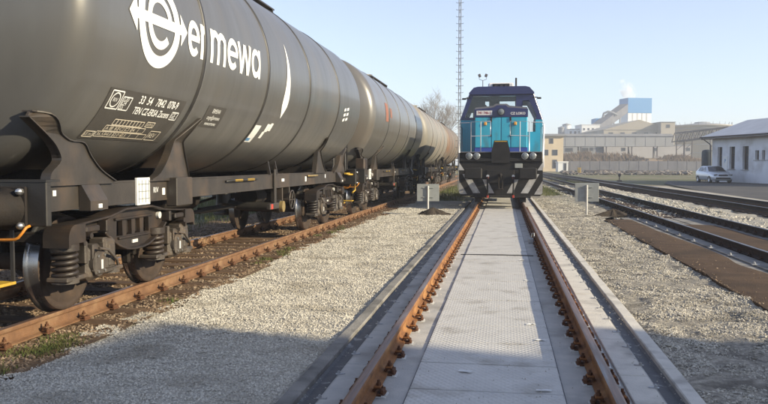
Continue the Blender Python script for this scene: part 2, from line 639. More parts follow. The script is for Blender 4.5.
scatter_stones('ballast_stones', 'gravel_stone', x, y, -0.055 + relief(x, y, 0.05, 1.1, 5, 5) + sz * 0.2, sz,
               'pale stones strewn over the nearer track on the right')

# ---- the slab of the middle track
slab = MB()
Y0, Y1 = -3.0, 46.0
slab.box((GC + SR / 2, (Y0 + Y1) / 2, -0.065), (2.24 + SR, Y1 - Y0, 0.13), 0)
slab = tag(slab.build('concrete_track_slab', 'concrete'), kind='structure')
for sgn in (-1, 1):
    b = MB()
    # gutter: shallow channel with sloping bottom
    xi, xo = sgn * 1.122, sgn * 1.246
    prof = [(xi, -0.004), (sgn * 1.14, -0.022), (sgn * 1.225, -0.026), (xo, -0.01), (xo, -0.12), (xi, -0.12)]
    k = len(prof)
    vs = [(GC + u + (SR if sgn > 0 else 0), yy, w) for yy in (Y0, Y1) for u, w in prof]
    b.add(vs, [(i, (i + 1) % k, k + (i + 1) % k, k + i) if sgn > 0 else (i, k + i, k + (i + 1) % k, (i + 1) % k) for i in range(k)])
    b.build('drain_gutter', 'gutter_tar', slab)
kerb_me = []
for v in range(4):
    b = MB()
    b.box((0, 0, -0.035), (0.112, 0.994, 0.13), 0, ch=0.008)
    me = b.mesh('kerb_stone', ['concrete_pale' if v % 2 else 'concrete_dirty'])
    kerb_me.append(me)
for sgn in (-1, 1):
    for i in range(34):
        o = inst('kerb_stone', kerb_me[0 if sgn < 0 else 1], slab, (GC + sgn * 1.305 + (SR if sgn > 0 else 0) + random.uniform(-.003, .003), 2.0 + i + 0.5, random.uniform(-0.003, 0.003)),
                 (0, random.uniform(-.01, .01), random.uniform(-.003, .003)))
# outer cover panels with a bolt clip each
b = MB()
b.box((0, 0, 0.004), (0.205, 1.188, 0.03), 0, ch=0.006)
panel_me = b.mesh('cover_panel', ['concrete_pale'])
panel_dirty_me = b.mesh('cover_panel', ['concrete'])
b = MB()
b.box((0, 0, 0.004), (0.09, 0.035, 0.012), 0, ch=0.003)
b.cyl((0.015, 0, 0.008), (0.015, 0, 0.028), 0.016, n=6, smooth=False)
b.cyl((0.015, 0, 0.028), (0.015, 0, 0.038), 0.009, n=8)
clip_me = b.mesh('panel_clip', ['galvanised'])
for sgn in (-1, 1):
    for i in range(22):
        yy = 2.2 + i * 1.2
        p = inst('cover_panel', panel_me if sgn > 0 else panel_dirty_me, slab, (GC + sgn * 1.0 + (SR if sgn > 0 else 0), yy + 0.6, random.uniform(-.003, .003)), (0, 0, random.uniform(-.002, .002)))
        for dy in (-0.3, 0.3):
            inst('panel_clip', clip_me, p, (sgn * 0.09, dy, 0.019), (0, 0, random.uniform(-.5, .5) + (math.pi if sgn < 0 else 0)), (0.8, 0.8, 0.7))
# tread plates between the rails, over a dark sheet that paints the shadow in their gaps
b = MB()
b.box((GC - 0.005, 19.5, 0.0), (1.078, 35.2, 0.008), 0)
b.build('gap_shadow_sheet', 'gutter_tar', slab)
b = MB()
b.box((0, 0, 0), (1.06, 0.698, 0.024), 0, ch=0.003)
plate_me = b.mesh('tread_plate', ['tread_plate'])
for i in range(49):
    inst('tread_plate', plate_me, slab, (GC - 0.005, 2.02 + 0.715 * i, 0.006 + random.uniform(-.0025, .0025)),
         (random.uniform(-.003, .003), random.uniform(-.003, .003), random.uniform(-.002, .002)))

# ---- rails and fastenings
RAILP = [(-0.07, 0.0), (0.07, 0.0), (0.07, 0.012), (0.03, 0.022), (0.011, 0.034), (0.009, 0.10), (0.014, 0.112), (0.035, 0.121),
         (0.036, 0.143), (0.031, 0.153), (0.018, 0.1565), (-0.018, 0.1565), (-0.031, 0.153), (-0.036, 0.143), (-0.035, 0.121),
         (-0.014, 0.112), (-0.009, 0.10), (-0.011, 0.034), (-0.03, 0.022), (-0.07, 0.012)]


def rail(name, xf, y0, y1, n, mats, parent, z0=RT - 0.1565):
    b = MB()
    ys = np.linspace(y0, y1, n)
    k = len(RAILP)
    vs = [(xf(y) + u, y, z0 + w) for y in ys for u, w in RAILP]
    fs, top = [], []
    for j in range(n - 1):
        for i in range(k):
            q = (j * k + i, j * k + (i + 1) % k, (j + 1) * k + (i + 1) % k, (j + 1) * k + i)
            (top if 9 <= i <= 11 else fs).append(q)
    b.add(vs, fs, 0)
    b.F += top
    b.Mi += [1] * len(top)
    b.S += [False] * len(top)
    b.add(vs[:k], [tuple(range(k))[::-1]], 0)
    b.add(vs[-k:], [tuple(range(k))], 0)
    return b.build(name, mats, parent)


def fastening_mesh(mats, white=True):
    """one side of a rail seat: base plate, pad, bent clip and bolt; +x points away from the rail"""
    b = MB()
    if white:
        b.box((0.085, 0, 0.004), (0.115, 0.155, 0.008), 2)
        b.box((0.12, 0.045, 0.012), (0.02, 0.05, 0.012), 2)
        b.box((0.12, -0.045, 0.012), (0.02, 0.05, 0.012), 2)
    b.box((0.08, 0, 0.017), (0.10, 0.13, 0.018), 0, ch=0.004)
    b.box((0.112, 0, 0.04), (0.022, 0.11, 0.034), 0, ch=0.005)
    path = [(0.045, 0.0, 0.04), (0.06, 0.0, 0.062), (0.085, 0.0, 0.068), (0.105, 0.0, 0.058)]
    for dy in (-0.03, 0.03):
        b.tube([(p[0], p[1] + dy, p[2]) for p in path], 0.012, 6, 0)
    b.box((0.075, 0, 0.072), (0.055, 0.085, 0.014), 1, ch=0.004)
    b.cyl((0.078, 0, 0.075), (0.078, 0, 0.10), 0.02, n=6, m=0, smooth=False)
    b.cyl((0.078, 0, 0.10), (0.078, 0, 0.122), 0.011, n=8, m=0)
    return b.mesh('rail_fastening', mats)


fast_lit = fastening_mesh(['rust_dark', 'rust_orange', 'pad_white'])
fast_old = fastening_mesh(['rust_dark', 'rust_rail_pale', 'pad_white'], white=False)
fast_dark = fastening_mesh(['dark_rail', 'rust_dark', 'pad_white'], white=False)  # shaded copy: backlit darkness is in its colours


def fastenings(me, xf, ys, parent, z=0.001):
    for yv in ys:
        for s in (-1, 1):
            inst('rail_fastening', me, parent, (xf(yv) + s * 0.006, yv + random.uniform(-.015, .015), z), (0, 0, (0 if s > 0 else math.pi) + random.uniform(-.06, .06)), (0.92, 0.85 * random.uniform(.92, 1.08), random.uniform(.8, .95)))


mid = empty('railway_track', (0, 0, 0))
tag(mid, 'middle track with rusty rails bolted to a concrete slab, leading to the blue locomotive', 'railway track')
for s in (-1, 1):
    xf = (lambda s: (lambda y: GC + s * MG))(s)
    rail('rail', xf, -3, 60, 30, ['rust_rail', 'rail_head'], mid)
    fastenings(fast_lit, xf, [3.6 + 0.5 * i for i in range(46)], mid)

left = empty('railway_track', (0, 0, 0))
tag(left, 'rusty track on wooden sleepers under the row of tank wagons', 'railway track')
for s in (-1, 1):
    xf = (lambda s: (lambda y: LC + s * 0.7535))(s)
    rail('rail', xf, -4, 110, 30, ['rust_rail_pale', 'rail_head'], left)
    fastenings(fast_old, xf, [4.0 + 0.61 * i for i in range(44)], left, 0.008)
b = MB()
b.box((0, 0, -0.05), (2.5, 0.25, 0.11), 0, ch=0.012)
sleeper_me = b.mesh('sleeper', ['sleeper_wood'])
for i in range(-6, 52):
    inst('sleeper', sleeper_me, left, (LC + random.uniform(-.04, .04), 4.0 + 0.61 * i, random.uniform(-.006, .004)), (0, 0, random.uniform(-.012, .012)))

right = empty('railway_track', (0, 0, 0))
tag(right, 'dark track on the right behind the brown matting and the small sign', 'railway track')
for s in (-1, 1):
    xf = (lambda s: (lambda y: rc(y) + s * 0.7535))(s)
    rail('rail', xf, 2, 170, 60, ['dark_rail', 'rail_head_worn'], right)
    fastenings(fast_dark, xf, [11.5 + 0.55 * i for i in range(42)], right, 0.004)
far = empty('railway_track', (0, 0, 0))
tag(far, 'farthest dark track on the right, in front of the asphalt yard and the parked car', 'railway track')
for s in (-1, 1):
    xf = (lambda s: (lambda y: fc(y) + s * 0.7535))(s)
    rail('rail', xf, 4, 190, 60, ['dark_rail', 'rail_head_worn'], far)
b = MB()
b.box((0, 0, -0.05), (2.5, 0.25, 0.11), 0, ch=0.012)
sl2 = b.mesh('sleeper', ['dark_rail'])
for i in range(60):
    inst('sleeper', sl2, far, (fc(22 + 0.65 * i), 22 + 0.65 * i, -0.01), (0, 0, random.uniform(-.02, .02)))
for i in range(40):
    inst('sleeper', sl2, right, (rc(23.5 + 0.65 * i), 23.5 + 0.65 * i, -0.01), (0, 0, random.uniform(-.02, .02)))
# a diverging track that joins the far one
div = empty('railway_track', (0, 0, 0))
tag(div, 'short dark track branching off the farthest track towards the beige building', 'railway track')
for s in (-1, 1):
    xf = (lambda s: (lambda y: fc(y) + s * 0.7535 - 0.00028 * max(0.0, y - 48) ** 2 - 0.09))(s)
    rail('rail', xf, 48, 170, 50, ['dark_rail', 'rail_head_worn'], div)

# ---- slab, gutter and matting of the track on the right
b = MB()
n = 40
for lo, hi, zt in ((-1.42, -0.03, 0.0), (0.03, 1.25, 0.0)):
    ys = np.linspace(3, 23.3, n)
    vs = []
    for yv in ys:
        vs += [(rc(yv) + lo, yv, zt), (rc(yv) + hi, yv, zt), (rc(yv) + hi, yv, -0.12), (rc(yv) + lo, yv, -0.12)]
    fs = []
    for j in range(n - 1):
        for i in range(4):
            fs.append((j * 4 + i, (j + 1) * 4 + i, (j + 1) * 4 + (i + 1) % 4, j * 4 + (i + 1) % 4))
    fs += [(3, 2, 1, 0), tuple(range(4 * n - 4, 4 * n))]
    b.add(vs, [f[::-1] for f in fs], 0)
rs = tag(b.build('concrete_side_slab', 'concrete_dirty'), kind='structure')
b = MB()
b.box((0, 0, 0.01), (0.27, 1.19, 0.03), 0, ch=0.006)
pm2 = b.mesh('cover_panel', ['concrete_dirty'])
for i in range(12):
    yv = 8.6 + i * 1.2
    p = inst('cover_panel', pm2, rs, (rc(yv) - 1.0, yv, 0), (0, 0, 0.0145))
    inst('panel_clip', clip_me, p, (-0.12, 0.3, 0.024), (0, 0, random.uniform(2.8, 3.5)), (1.4, 1.4, 1.4))


def mat_strip(name, fl, fr, y0, y1, z, label):
    b = MB()
    n = 110
    ys = np.linspace(y0, y1, n)
    nx = 8
    vs = []
    for yv in ys:
        a, c = fl(yv), fr(yv)
        for i in range(nx):
            xx = a + (c - a) * i / (nx - 1)
            vs.append((xx, yv, z + 0.018 * float(vnoise(xx * 1.7, yv * 0.9, 4)) + (0.0 if 0 < i < nx - 1 else -0.015)))
    fs = [(j * nx + i, j * nx + i + 1, (j + 1) * nx + i + 1, (j + 1) * nx + i) for j in range(n - 1) for i in range(nx - 1)]
    b.add(vs, fs, 0, True)
    # turned-down edges give the sheet its thickness
    for e in (0, nx - 1):
        ev = []
        for j in range(n):
            v = vs[j * nx + e]
            ev += [v, (v[0], v[1], v[2] - 0.05)]
        b.add(ev, [(2 * j, 2 * j + 1, 2 * j + 3, 2 * j + 2) if e else (2 * j, 2 * j + 2, 2 * j + 3, 2 * j + 1) for j in range(n - 1)], 0)
    ev = [(v[0], v[1], v[2]) for v in vs[-nx:]] + [(v[0], v[1], v[2] - 0.05) for v in vs[-nx:]]
    b.add(ev, [(i, i + 1, nx + i + 1, nx + i) for i in range(nx - 1)], 0)
    return tag(b.build(name, 'brown_mat'), label, 'matting')


def wob(y, a, s):
    return a * (float(vnoise(y * s, 0.5, 17)) - 0.5)


mat_strip('trench_matting', lambda y: 2.84 + wob(y, 0.1, 1.3), lambda y: rc(y) - 1.28 + wob(y + 40, 0.22, 0.8), 6, 22.2, 0.022,
          'brown matting strip between the gravel and the dark track on the right')
mat_strip('trench_matting', lambda y: rc(y) - 0.36 + wob(y + 9, 0.2, 0.8), lambda y: rc(y) + 0.50 + wob(y + 70, 0.12, 0.7), 8, 20.5, 0.018,
          'brown matting lying between the two rails of the dark track on the right')

# gravel spilled over the matting, grit on the slab
n = 520
y = 6 * (22 / 6) ** rng.uniform(0, 1, n)
x = 2.82 + 0.85 * rng.uniform(0, 1, n) ** 3.4
sz = rng.uniform(0.004, 0.013, n) * (1 + y * 0.03)
scatter_stones('spilled_gravel', 'ballast_stone', x, y, 0.03 + sz * 0.2, sz, 'brownish stones spilled over the edge of the brown matting')
n = 1500
y = 4.2 * (26 / 4.2) ** rng.uniform(0, 1, n)
sg = np.where(rng.uniform(0, 1, n) < 0.5, -1.0, 1.0)
x = GC + sg * np.where(rng.uniform(0, 1, n) < 0.6, 1.36 - 0.26 * rng.uniform(0, 1, n) ** 2.0, rng.uniform(0.0, 0.68, n))
sz = rng.uniform(0.002, 0.0065, n) * (1 + y * 0.03)
scatter_stones('loose_grit', 'gravel_stone', x, y, 0.018 + sz * 0.3, sz, 'loose grit lying on the slab and kerbs of the middle track')

# ---- grass tufts along the left track


def tufts(name, spots, label, h=(0.03, 0.085), material='grass_blade', per=70, spread=0.16):
    V, F = [], []
    for (cx, cy) in spots:
        for _ in range(per):
            a = random.uniform(0, 2 * math.pi)
            r = spread * random.random() ** 0.7
            bx, by = cx + r * math.cos(a), cy + r * math.sin(a) * 1.6
            hh = random.uniform(*h)
            la, l = random.uniform(0, 6.28), random.uniform(0.2, 0.8) * hh
            w = random.uniform(0.003, 0.007)
            pa = random.uniform(0, 6.28)
            wx, wy = w * math.cos(pa), w * math.sin(pa)
            k = len(V)
            tx, ty = l * math.cos(la), l * math.sin(la)
            V += [(bx - wx, by - wy, -0.06), (bx + wx, by + wy, -0.06), (bx + wx * .7 + tx * .35, by + wy * .7 + ty * .35, -0.03 + hh * .65),
                  (bx - wx * .7 + tx * .35, by - wy * .7 + ty * .35, -0.03 + hh * .65), (bx + tx, by + ty, -0.03 + hh)]
            F += [(k, k + 1, k + 2), (k, k + 2, k + 3), (k + 3, k + 2, k + 4)]
    o = bpy.data.objects.new(name, np_mesh(name, np.array(V), np.array(F), material))
    COL.objects.link(o)
    return tag(o, label, 'grass', kind='stuff')


sp = []
for _ in range(46):
    yv = random.uniform(4.9, 7.3)
    if float(vnoise(yv * 2.2, 3.3, 2)) > 0.5:
        sp.append((random.uniform(-4.08, -3.70), yv))
for _ in range(14):
    sp.append((random.uniform(-4.1, -3.75), random.uniform(8, 19)))
tufts('grass_tufts', sp, 'small green grass tufts growing beside the near rail of the wagon track', per=80, spread=0.12)
sp = [(random.uniform(-13.5, -7.5), random.uniform(17, 34)) for _ in range(420)]
tufts('grass_patch', sp, 'green grass patch seen between the wheels beyond the tank wagons', h=(0.1, 0.25), per=24, spread=0.35)
sp = [(random.uniform(-3.5, -1.8), random.uniform(33, 52)) for _ in range(160)]
tufts('grass_patch', sp, 'grass in the shade between the locomotive and the tank wagons', h=(0.08, 0.2), per=20, spread=0.3)
sp = [(random.uniform(1.6, 3.2), random.uniform(38, 60)) for _ in range(150)] + [(random.uniform(4.6, 7.5), random.uniform(58, 90)) for _ in range(100)]
tufts('grass_patch', sp, 'short grass on the ground to the right of the locomotive', h=(0.06, 0.16), per=20, spread=0.35)
# ================================================================== tank wagons
mat('tank_grey', (0.118, 0.116, 0.112), (0.092, 0.09, 0.087), 1.6, 0.36, metal=0.2, coat=0.2, c3=(0.132, 0.124, 0.112), scale3=0.8, thr3=(0.5, 0.72), bump=0.03, bscale=1.6, stretch=(1, 2.2, 0.22), rvar=0.09)
mat('tank_grey_light', (0.155, 0.147, 0.135), (0.122, 0.115, 0.104), 0.9, 0.32, metal=0.25, coat=0.25, c3=(0.15, 0.125, 0.098), scale3=0.9, stretch=(1, 1.5, 0.4), rvar=0.06)
mat('tank_cream', (0.25, 0.238, 0.21), (0.165, 0.15, 0.125), 1.1, 0.5, c3=(0.22, 0.115, 0.055), scale3=1.5, thr3=(0.55, 0.72), stretch=(1, 1.6, 0.35))
mat('tank_rust', (0.165, 0.148, 0.125), (0.12, 0.096, 0.072), 1.0, 0.6, c3=(0.17, 0.08, 0.04), scale3=1.3, thr3=(0.5, 0.7), stretch=(1, 1.6, 0.35))
mat('seam_black', (0.018, 0.017, 0.016), (0.035, 0.032, 0.03), 6, 0.45)
mat('seam_highlight', (0.33, 0.32, 0.30), None, rough=0.35, metal=0.4)  # pale strip that paints a highlight beside each seam
mat('frame_grey', (0.048, 0.040, 0.033), (0.027, 0.023, 0.02), 3, 0.45, c3=(0.074, 0.053, 0.037), scale3=2.4, thr3=(0.52, 0.72), bump=0.05, bscale=30)
mat('frame_black', (0.016, 0.015, 0.014), (0.028, 0.025, 0.022), 6, 0.5, bump=0.08, bscale=40)
mat('bogie_brown', (0.030, 0.0215, 0.016), (0.012, 0.0095, 0.008), 6, 0.5, c3=(0.06, 0.038, 0.023), scale3=3, bump=0.1, bscale=50)
mat('axle_box_paint', (0.078, 0.064, 0.052), (0.04, 0.033, 0.027), 9, 0.5, c3=(0.10, 0.072, 0.048), scale3=6, bump=0.15, bscale=50)
mat('grime_shade', (0.011, 0.009, 0.008), (0.022, 0.017, 0.014), 7, 0.8, bump=0.2, bscale=40, spec=0.3)  # dirt tone sunk to near black to paint in underframe shade
mat('wheel_steel', (0.42, 0.41, 0.40), (0.30, 0.29, 0.28), 4, 0.28, metal=0.95)
mat('wheel_brown', (0.06, 0.04, 0.028), (0.03, 0.022, 0.018), 5, 0.75, bump=0.1, bscale=30, spec=0.3)
mat('decal_white', (0.80, 0.80, 0.78), (0.70, 0.70, 0.67), 3, 0.5)
mat('decal_dark', (0.065, 0.06, 0.054), (0.05, 0.046, 0.042), 4, 0.5)
mat('decal_cream', (0.72, 0.66, 0.55), (0.58, 0.5, 0.38), 6, 0.5)
mat('decal_blue', (0.10, 0.25, 0.45), None, rough=0.5)
mat('decal_red', (0.27, 0.10, 0.06), (0.2, 0.105, 0.075), 3, 0.6)
mat('paint_orange', (0.62, 0.24, 0.02), (0.45, 0.16, 0.02), 14, 0.45)
mat('paint_yellow', (0.58, 0.36, 0.03), (0.36, 0.22, 0.03), 14, 0.5)
mat('paint_red', (0.42, 0.035, 0.02), (0.3, 0.04, 0.02), 14, 0.5)
mat('brass', (0.40, 0.30, 0.12), (0.28, 0.2, 0.09), 10, 0.45, metal=0.5)
mat('bare_metal', (0.55, 0.54, 0.52), None, rough=0.3, metal=0.9)

TR, TZ = 1.57, 2.84           # tank radius, axis height above the rail
T0, T1 = -6.15, 5.85          # straight part of the shell


KR, CR = 0.2 * TR, 2.0 * TR      # knuckle and crown radius of the dished ends
KA = TR - KR
CC = math.sqrt((CR - KR) ** 2 - KA ** 2)
DISH = CR - CC
PHI = math.asin(KA / (CR - KR))
HEAD = [(KA + KR * math.cos(t), KR * math.sin(t)) for t in np.linspace(0, math.pi / 2 - PHI, 9)] + \
       [(max(0.001, CR * math.sin(t)), CR * math.cos(t) - CC) for t in np.linspace(PHI, 0, 9)[1:]]


def tank_half(y):
    """tank radius at y"""
    if y < T0 or y > T1:
        q = T0 - y if y < T0 else y - T1
        return float(np.interp(q, [h for r, h in HEAD], [r for r, h in HEAD], right=0.0))
    return TR


def on_tank(u, v, off=0.004):
    """u along the wagon, v = arc length above the tank's mid height; on the side that faces the camera"""
    t = v / TR
    r = TR + off
    return (r * math.cos(t), u, TZ + r * math.sin(t))


def stroke(b, pts, w, m=0, off=0.005, close=False):
    """flat painted ribbon on the tank side"""
    k = len(pts)
    L_, R_ = [], []
    for i, p in enumerate(pts):
        a = pts[(i - 1) % k] if (close or i > 0) else pts[i]
        c = pts[(i + 1) % k] if (close or i < k - 1) else pts[i]
        tx, ty = c[0] - a[0], c[1] - a[1]
        l = math.hypot(tx, ty) or 1.0
        nx, ny = -ty / l * w / 2, tx / l * w / 2
        L_.append(on_tank(p[0] + nx, p[1] + ny, off))
        R_.append(on_tank(p[0] - nx, p[1] - ny, off))
    vs = L_ + R_
    fs = [(i, k + i, k + (i + 1) % k, (i + 1) % k) for i in range(k if close else k - 1)]
    b.add(vs, fs, m, True)


def arc(cx, cy, r, a0, a1, n=28, sx=1.0):
    return [(cx + sx * r * math.cos(R(a0 + (a1 - a0) * i / n)), cy + r * math.sin(R(a0 + (a1 - a0) * i / n))) for i in range(n + 1)]


def line(x0, y0, x1, y1, n=8):
    return [(x0 + (x1 - x0) * i / n, y0 + (y1 - y0) * i / n) for i in range(n + 1)]


def rect_on(b, u0, u1, v0, v1, m, off, nu=10, nv=10):
    vs = [on_tank(u0 + (u1 - u0) * i / nu, v0 + (v1 - v0) * j / nv, off) for j in range(nv + 1) for i in range(nu + 1)]
    fs = [(j * (nu + 1) + i, j * (nu + 1) + i + 1, (j + 1) * (nu + 1) + i + 1, (j + 1) * (nu + 1) + i) for j in range(nv) for i in range(nu)]
    b.add(vs, fs, m, True)


def text_on(b, txt, u, v, size, m, off=0.009, align='LEFT', squeeze=1.0, bold=0.0):
    vs, fs = text_geo(txt, size, align, bold)
    b.add([on_tank(u + x * squeeze, v + y, off) for x, y in vs], fs, m)


def arcv(z):
    """arc coordinate of a height above the rail"""
    return TR * math.asin(max(-1, min(1, (z - TZ) / TR)))


def coil(b, c, r, h, wire, turns, m=0):
    n = int(turns * 12)
    pts = [(c[0] + r * math.cos(2 * math.pi * i / 12), c[1] + r * math.sin(2 * math.pi * i / 12), c[2] + h * i / n) for i in range(n + 1)]
    b.tube(pts, wire, 6, m)


# ---- bogie, local origin at its centre on the rail top; built once and copied
WB, WR = 1.8, 0.46


def make_bogie(parent):
    b = MB()
    # side frames
    for s in (-1, 1):
        X = s * 1.02
        half = [(0.30, 0.94), (0.62, 0.885), (1.30, 0.84), (1.36, 0.78), (1.36, 0.70), (1.20, 0.70), (1.16, 0.74), (0.68, 0.74), (0.58, 0.67), (0.40, 0.585), (0.24, 0.535), (0.10, 0.52)]
        up = [(-u, v) for u, v in half][::-1] + half
        up = up[::-1]
        holes = []
        for c0, wd in ((-0.30, 0.13), (-0.095, 0.12), (0.095, 0.12), (0.30, 0.13)):
            holes.append([(c0 - wd / 2, 0.665), (c0 + wd / 2, 0.665), (c0 + wd / 2 * .9, 0.825), (c0 - wd / 2 * .9, 0.825)])
        b.plate(up, holes, 0.05, lambda u, v, w, X=X: (X - 0.025 + w, u, v), 0)
        # flanges along top and bottom edges
        def flange(pts, wd, th):
            for (a, c) in zip(pts[:-1], pts[1:]):
                dx, dz = c[0] - a[0], c[1] - a[1]
                l = math.hypot(dx, dz)
                ang = math.atan2(dz, dx)
                b.box((X, (a[0] + c[0]) / 2, (a[1] + c[1]) / 2), (wd, l + 0.012, th), 0, ch=0.006, rot=Matrix.Rotation(ang, 3, 'X'))
        flange([(-1.37, 0.77), (-1.30, 0.85), (-0.62, 0.892), (-0.30, 0.948), (0.30, 0.948), (0.62, 0.892), (1.30, 0.85), (1.37, 0.77)], 0.22, 0.022)
        flange([(-0.69, 0.735), (-0.59, 0.665), (-0.41, 0.578), (-0.25, 0.528), (-0.10, 0.512), (0.10, 0.512), (0.25, 0.528), (0.41, 0.578), (0.59, 0.665), (0.69, 0.735)], 0.18, 0.022)
        # rim round the openings
        b.box((X + s * 0.035, 0, 0.848), (0.04, 0.84, 0.022), 0, ch=0.004)
        b.box((X + s * 0.035, 0, 0.645), (0.04, 0.70, 0.022), 0, ch=0.004)
        for e in (-1, 1):
            # spring caps over the outer springs
            hoodp = [(1.13, 0.655), (1.16, 0.655), (1.17, 0.69), (1.37, 0.69), (1.38, 0.655), (1.41, 0.655)] + [(1.29 + 0.12 * math.cos(t), 0.745 + 0.12 * math.sin(t)) for t in np.linspace(0, math.pi / 2, 7)] + [(1.13, 0.865)]
            hoodp = hoodp if e > 0 else [(-u, v) for u, v in hoodp][::-1]
            b.plate(hoodp, (), 0.26, lambda u, v, w, X=X: (X - 0.13 + w, u, v), 0)
            b.box((X + s * 0.10, e * 0.98, 0.80), (0.05, 0.24, 0.06), 0, ch=0.012)
            b.cyl((X + s * 0.05, e * 1.06, 0.74), (X + s * 0.15, e * 1.06, 0.74), 0.03, n=10)
            b.box((X + s * 0.06, e * 0.72, 0.81), (0.14, 0.05, 0.12), 0, ch=0.01)
            b.cyl((X + s * 0.02, e * 0.58, 0.83), (X + s * 0.06, e * 0.58, 0.83), 0.04, n=12, m=2 if e > 0 else 0)
        b.box((X + s * 0.03, 0.02, 0.585), (0.012, 0.12, 0.035), 2)
    b.box((0, 0, 0.78), (2.0, 0.46, 0.24), 1, ch=0.02)
    b.cyl((0, 0, 0.88), (0, 0, 1.02), 0.22, n=20, m=1)
    for e in (-1, 1):
        b.box((0, e * 1.30, 0.74), (2.0, 0.07, 0.10), 1, ch=0.01)
        b.box((0, e * 0.42, 0.42), (1.7, 0.06, 0.08), 1, ch=0.01)
    bog = b.build('bogie', ['bogie_brown', 'grime_shade', 'pad_white'], parent)
    # wheelset
    w = MB()
    for s in (-1, 1):
        # profile outwards from the flange side
        prof = [(0.13, -0.05), (0.17, -0.02), (0.40, -0.005), (0.405, -0.045), (0.46 + 0.028, -0.045), (0.46 + 0.03, -0.03), (0.46 + 0.012, -0.015), (0.465, 0.0), (0.457, 0.085), (0.45, 0.09)]
        w.lathe([(r, s * h) for r, h in prof[4:9]], (s * 0.715, 0, WR), 'x', 44, 0)
        w.lathe([(r, s * h) for r, h in prof[:5]], (s * 0.715, 0, WR), 'x', 44, 1)
        w.lathe([(0.457, s * 0.085), (0.45, s * 0.09), (0.395, s * 0.088), (0.385, s * 0.04), (0.22, s * 0.015), (0.15, s * 0.07), (0.10, s * 0.08)], (s * 0.715, 0, WR), 'x', 44, 1)
    w.cyl((-1.0, 0, WR), (1.0, 0, WR), 0.085, n=14, m=1)
    wm = w.mesh('wheelset', ['wheel_steel', 'wheel_brown'])
    # axle box with cover and wings
    a = MB()
    a.box((0, 0, WR + 0.01), (0.21, 0.30, 0.34), 0, ch=0.04)
    for q in (-0.1, 0.1):
        a.box((0.10, q, WR + 0.06), (0.06, 0.025, 0.26), 0, ch=0.006)
    a.box((0.155, 0.01, WR - 0.01), (0.006, 0.035, 0.09), 2)
    a.cyl((0.09, 0, WR), (0.135, 0, WR), 0.125, n=18, m=0)
    a.box((0.135, 0, WR), (0.03, 0.18, 0.22), 0, ch=0.03)
    for dy in (-0.06, 0.06):
        for dz in (-0.075, 0.075):
            a.cyl((0.14, dy, WR + dz), (0.162, dy, WR + dz), 0.014, n=6, m=1, smooth=False)
    for e in (-1, 1):
        a.box((0, e * 0.33, WR - 0.10), (0.22, 0.36, 0.045), 0, ch=0.012)
        a.box((0.02, e * 0.165, WR + 0.12), (0.16, 0.05, 0.22), 0, ch=0.012)
        a.cyl((0, e * 0.375, WR - 0.14), (0, e * 0.375, WR - 0.09), 0.125, n=16, m=0)
    a.box((0.0, 0.27, WR + 0.06), (0.22, 0.22, 0.34), 0, ch=0.04)
    a.box((0.11, 0.27, WR + 0.05), (0.03, 0.12, 0.22), 0, ch=0.02)
    a.tube([(0.16, -0.05, WR + 0.15), (0.17, 0.1, WR + 0.12), (0.15, 0.3, WR + 0.0), (0.13, 0.36, WR - 0.06)], 0.014, 6, 0)
    am = a.mesh('axle_box', ['axle_box_paint', 'bare_metal', 'pad_white'])
    k = MB()
    coil(k, (0, 0, 0.0), 0.10, 0.27, 0.024, 5.0, 0)
    k.cyl((0, 0, 0), (0, 0, 0.32), 0.083, n=12, m=1)
    k.cyl((0, 0, 0.26), (0, 0, 0.33), 0.13, n=16, m=0)
    km = k.mesh('coil_spring', ['bogie_brown', 'grime_shade'])
    bb = MB()
    bb.box((0, 0, 0), (0.09, 0.06, 0.34), 0, ch=0.015)
    bb.box((0, 0.03, 0.1), (0.05, 0.08, 0.42), 0, ch=0.01)
    bm_ = bb.mesh('brake_block', ['grime_shade'])
    for e in (-1, 1):
        inst('wheelset', wm, bog, (0, e * WB / 2, 0))
        for s in (-1, 1):
            inst('axle_box', am, bog, (s * 1.02, e * WB / 2, 0), (0, 0, 0 if s > 0 else math.pi))
            inst('coil_spring', km, bog, (s * 1.02, e * WB / 2 - s * 0.375, WR - 0.10))
            inst('brake_block', bm_, bog, (s * 0.76, e * (WB / 2 - 0.53), WR), (0, 0, 0 if e > 0 else math.pi))
    return bog


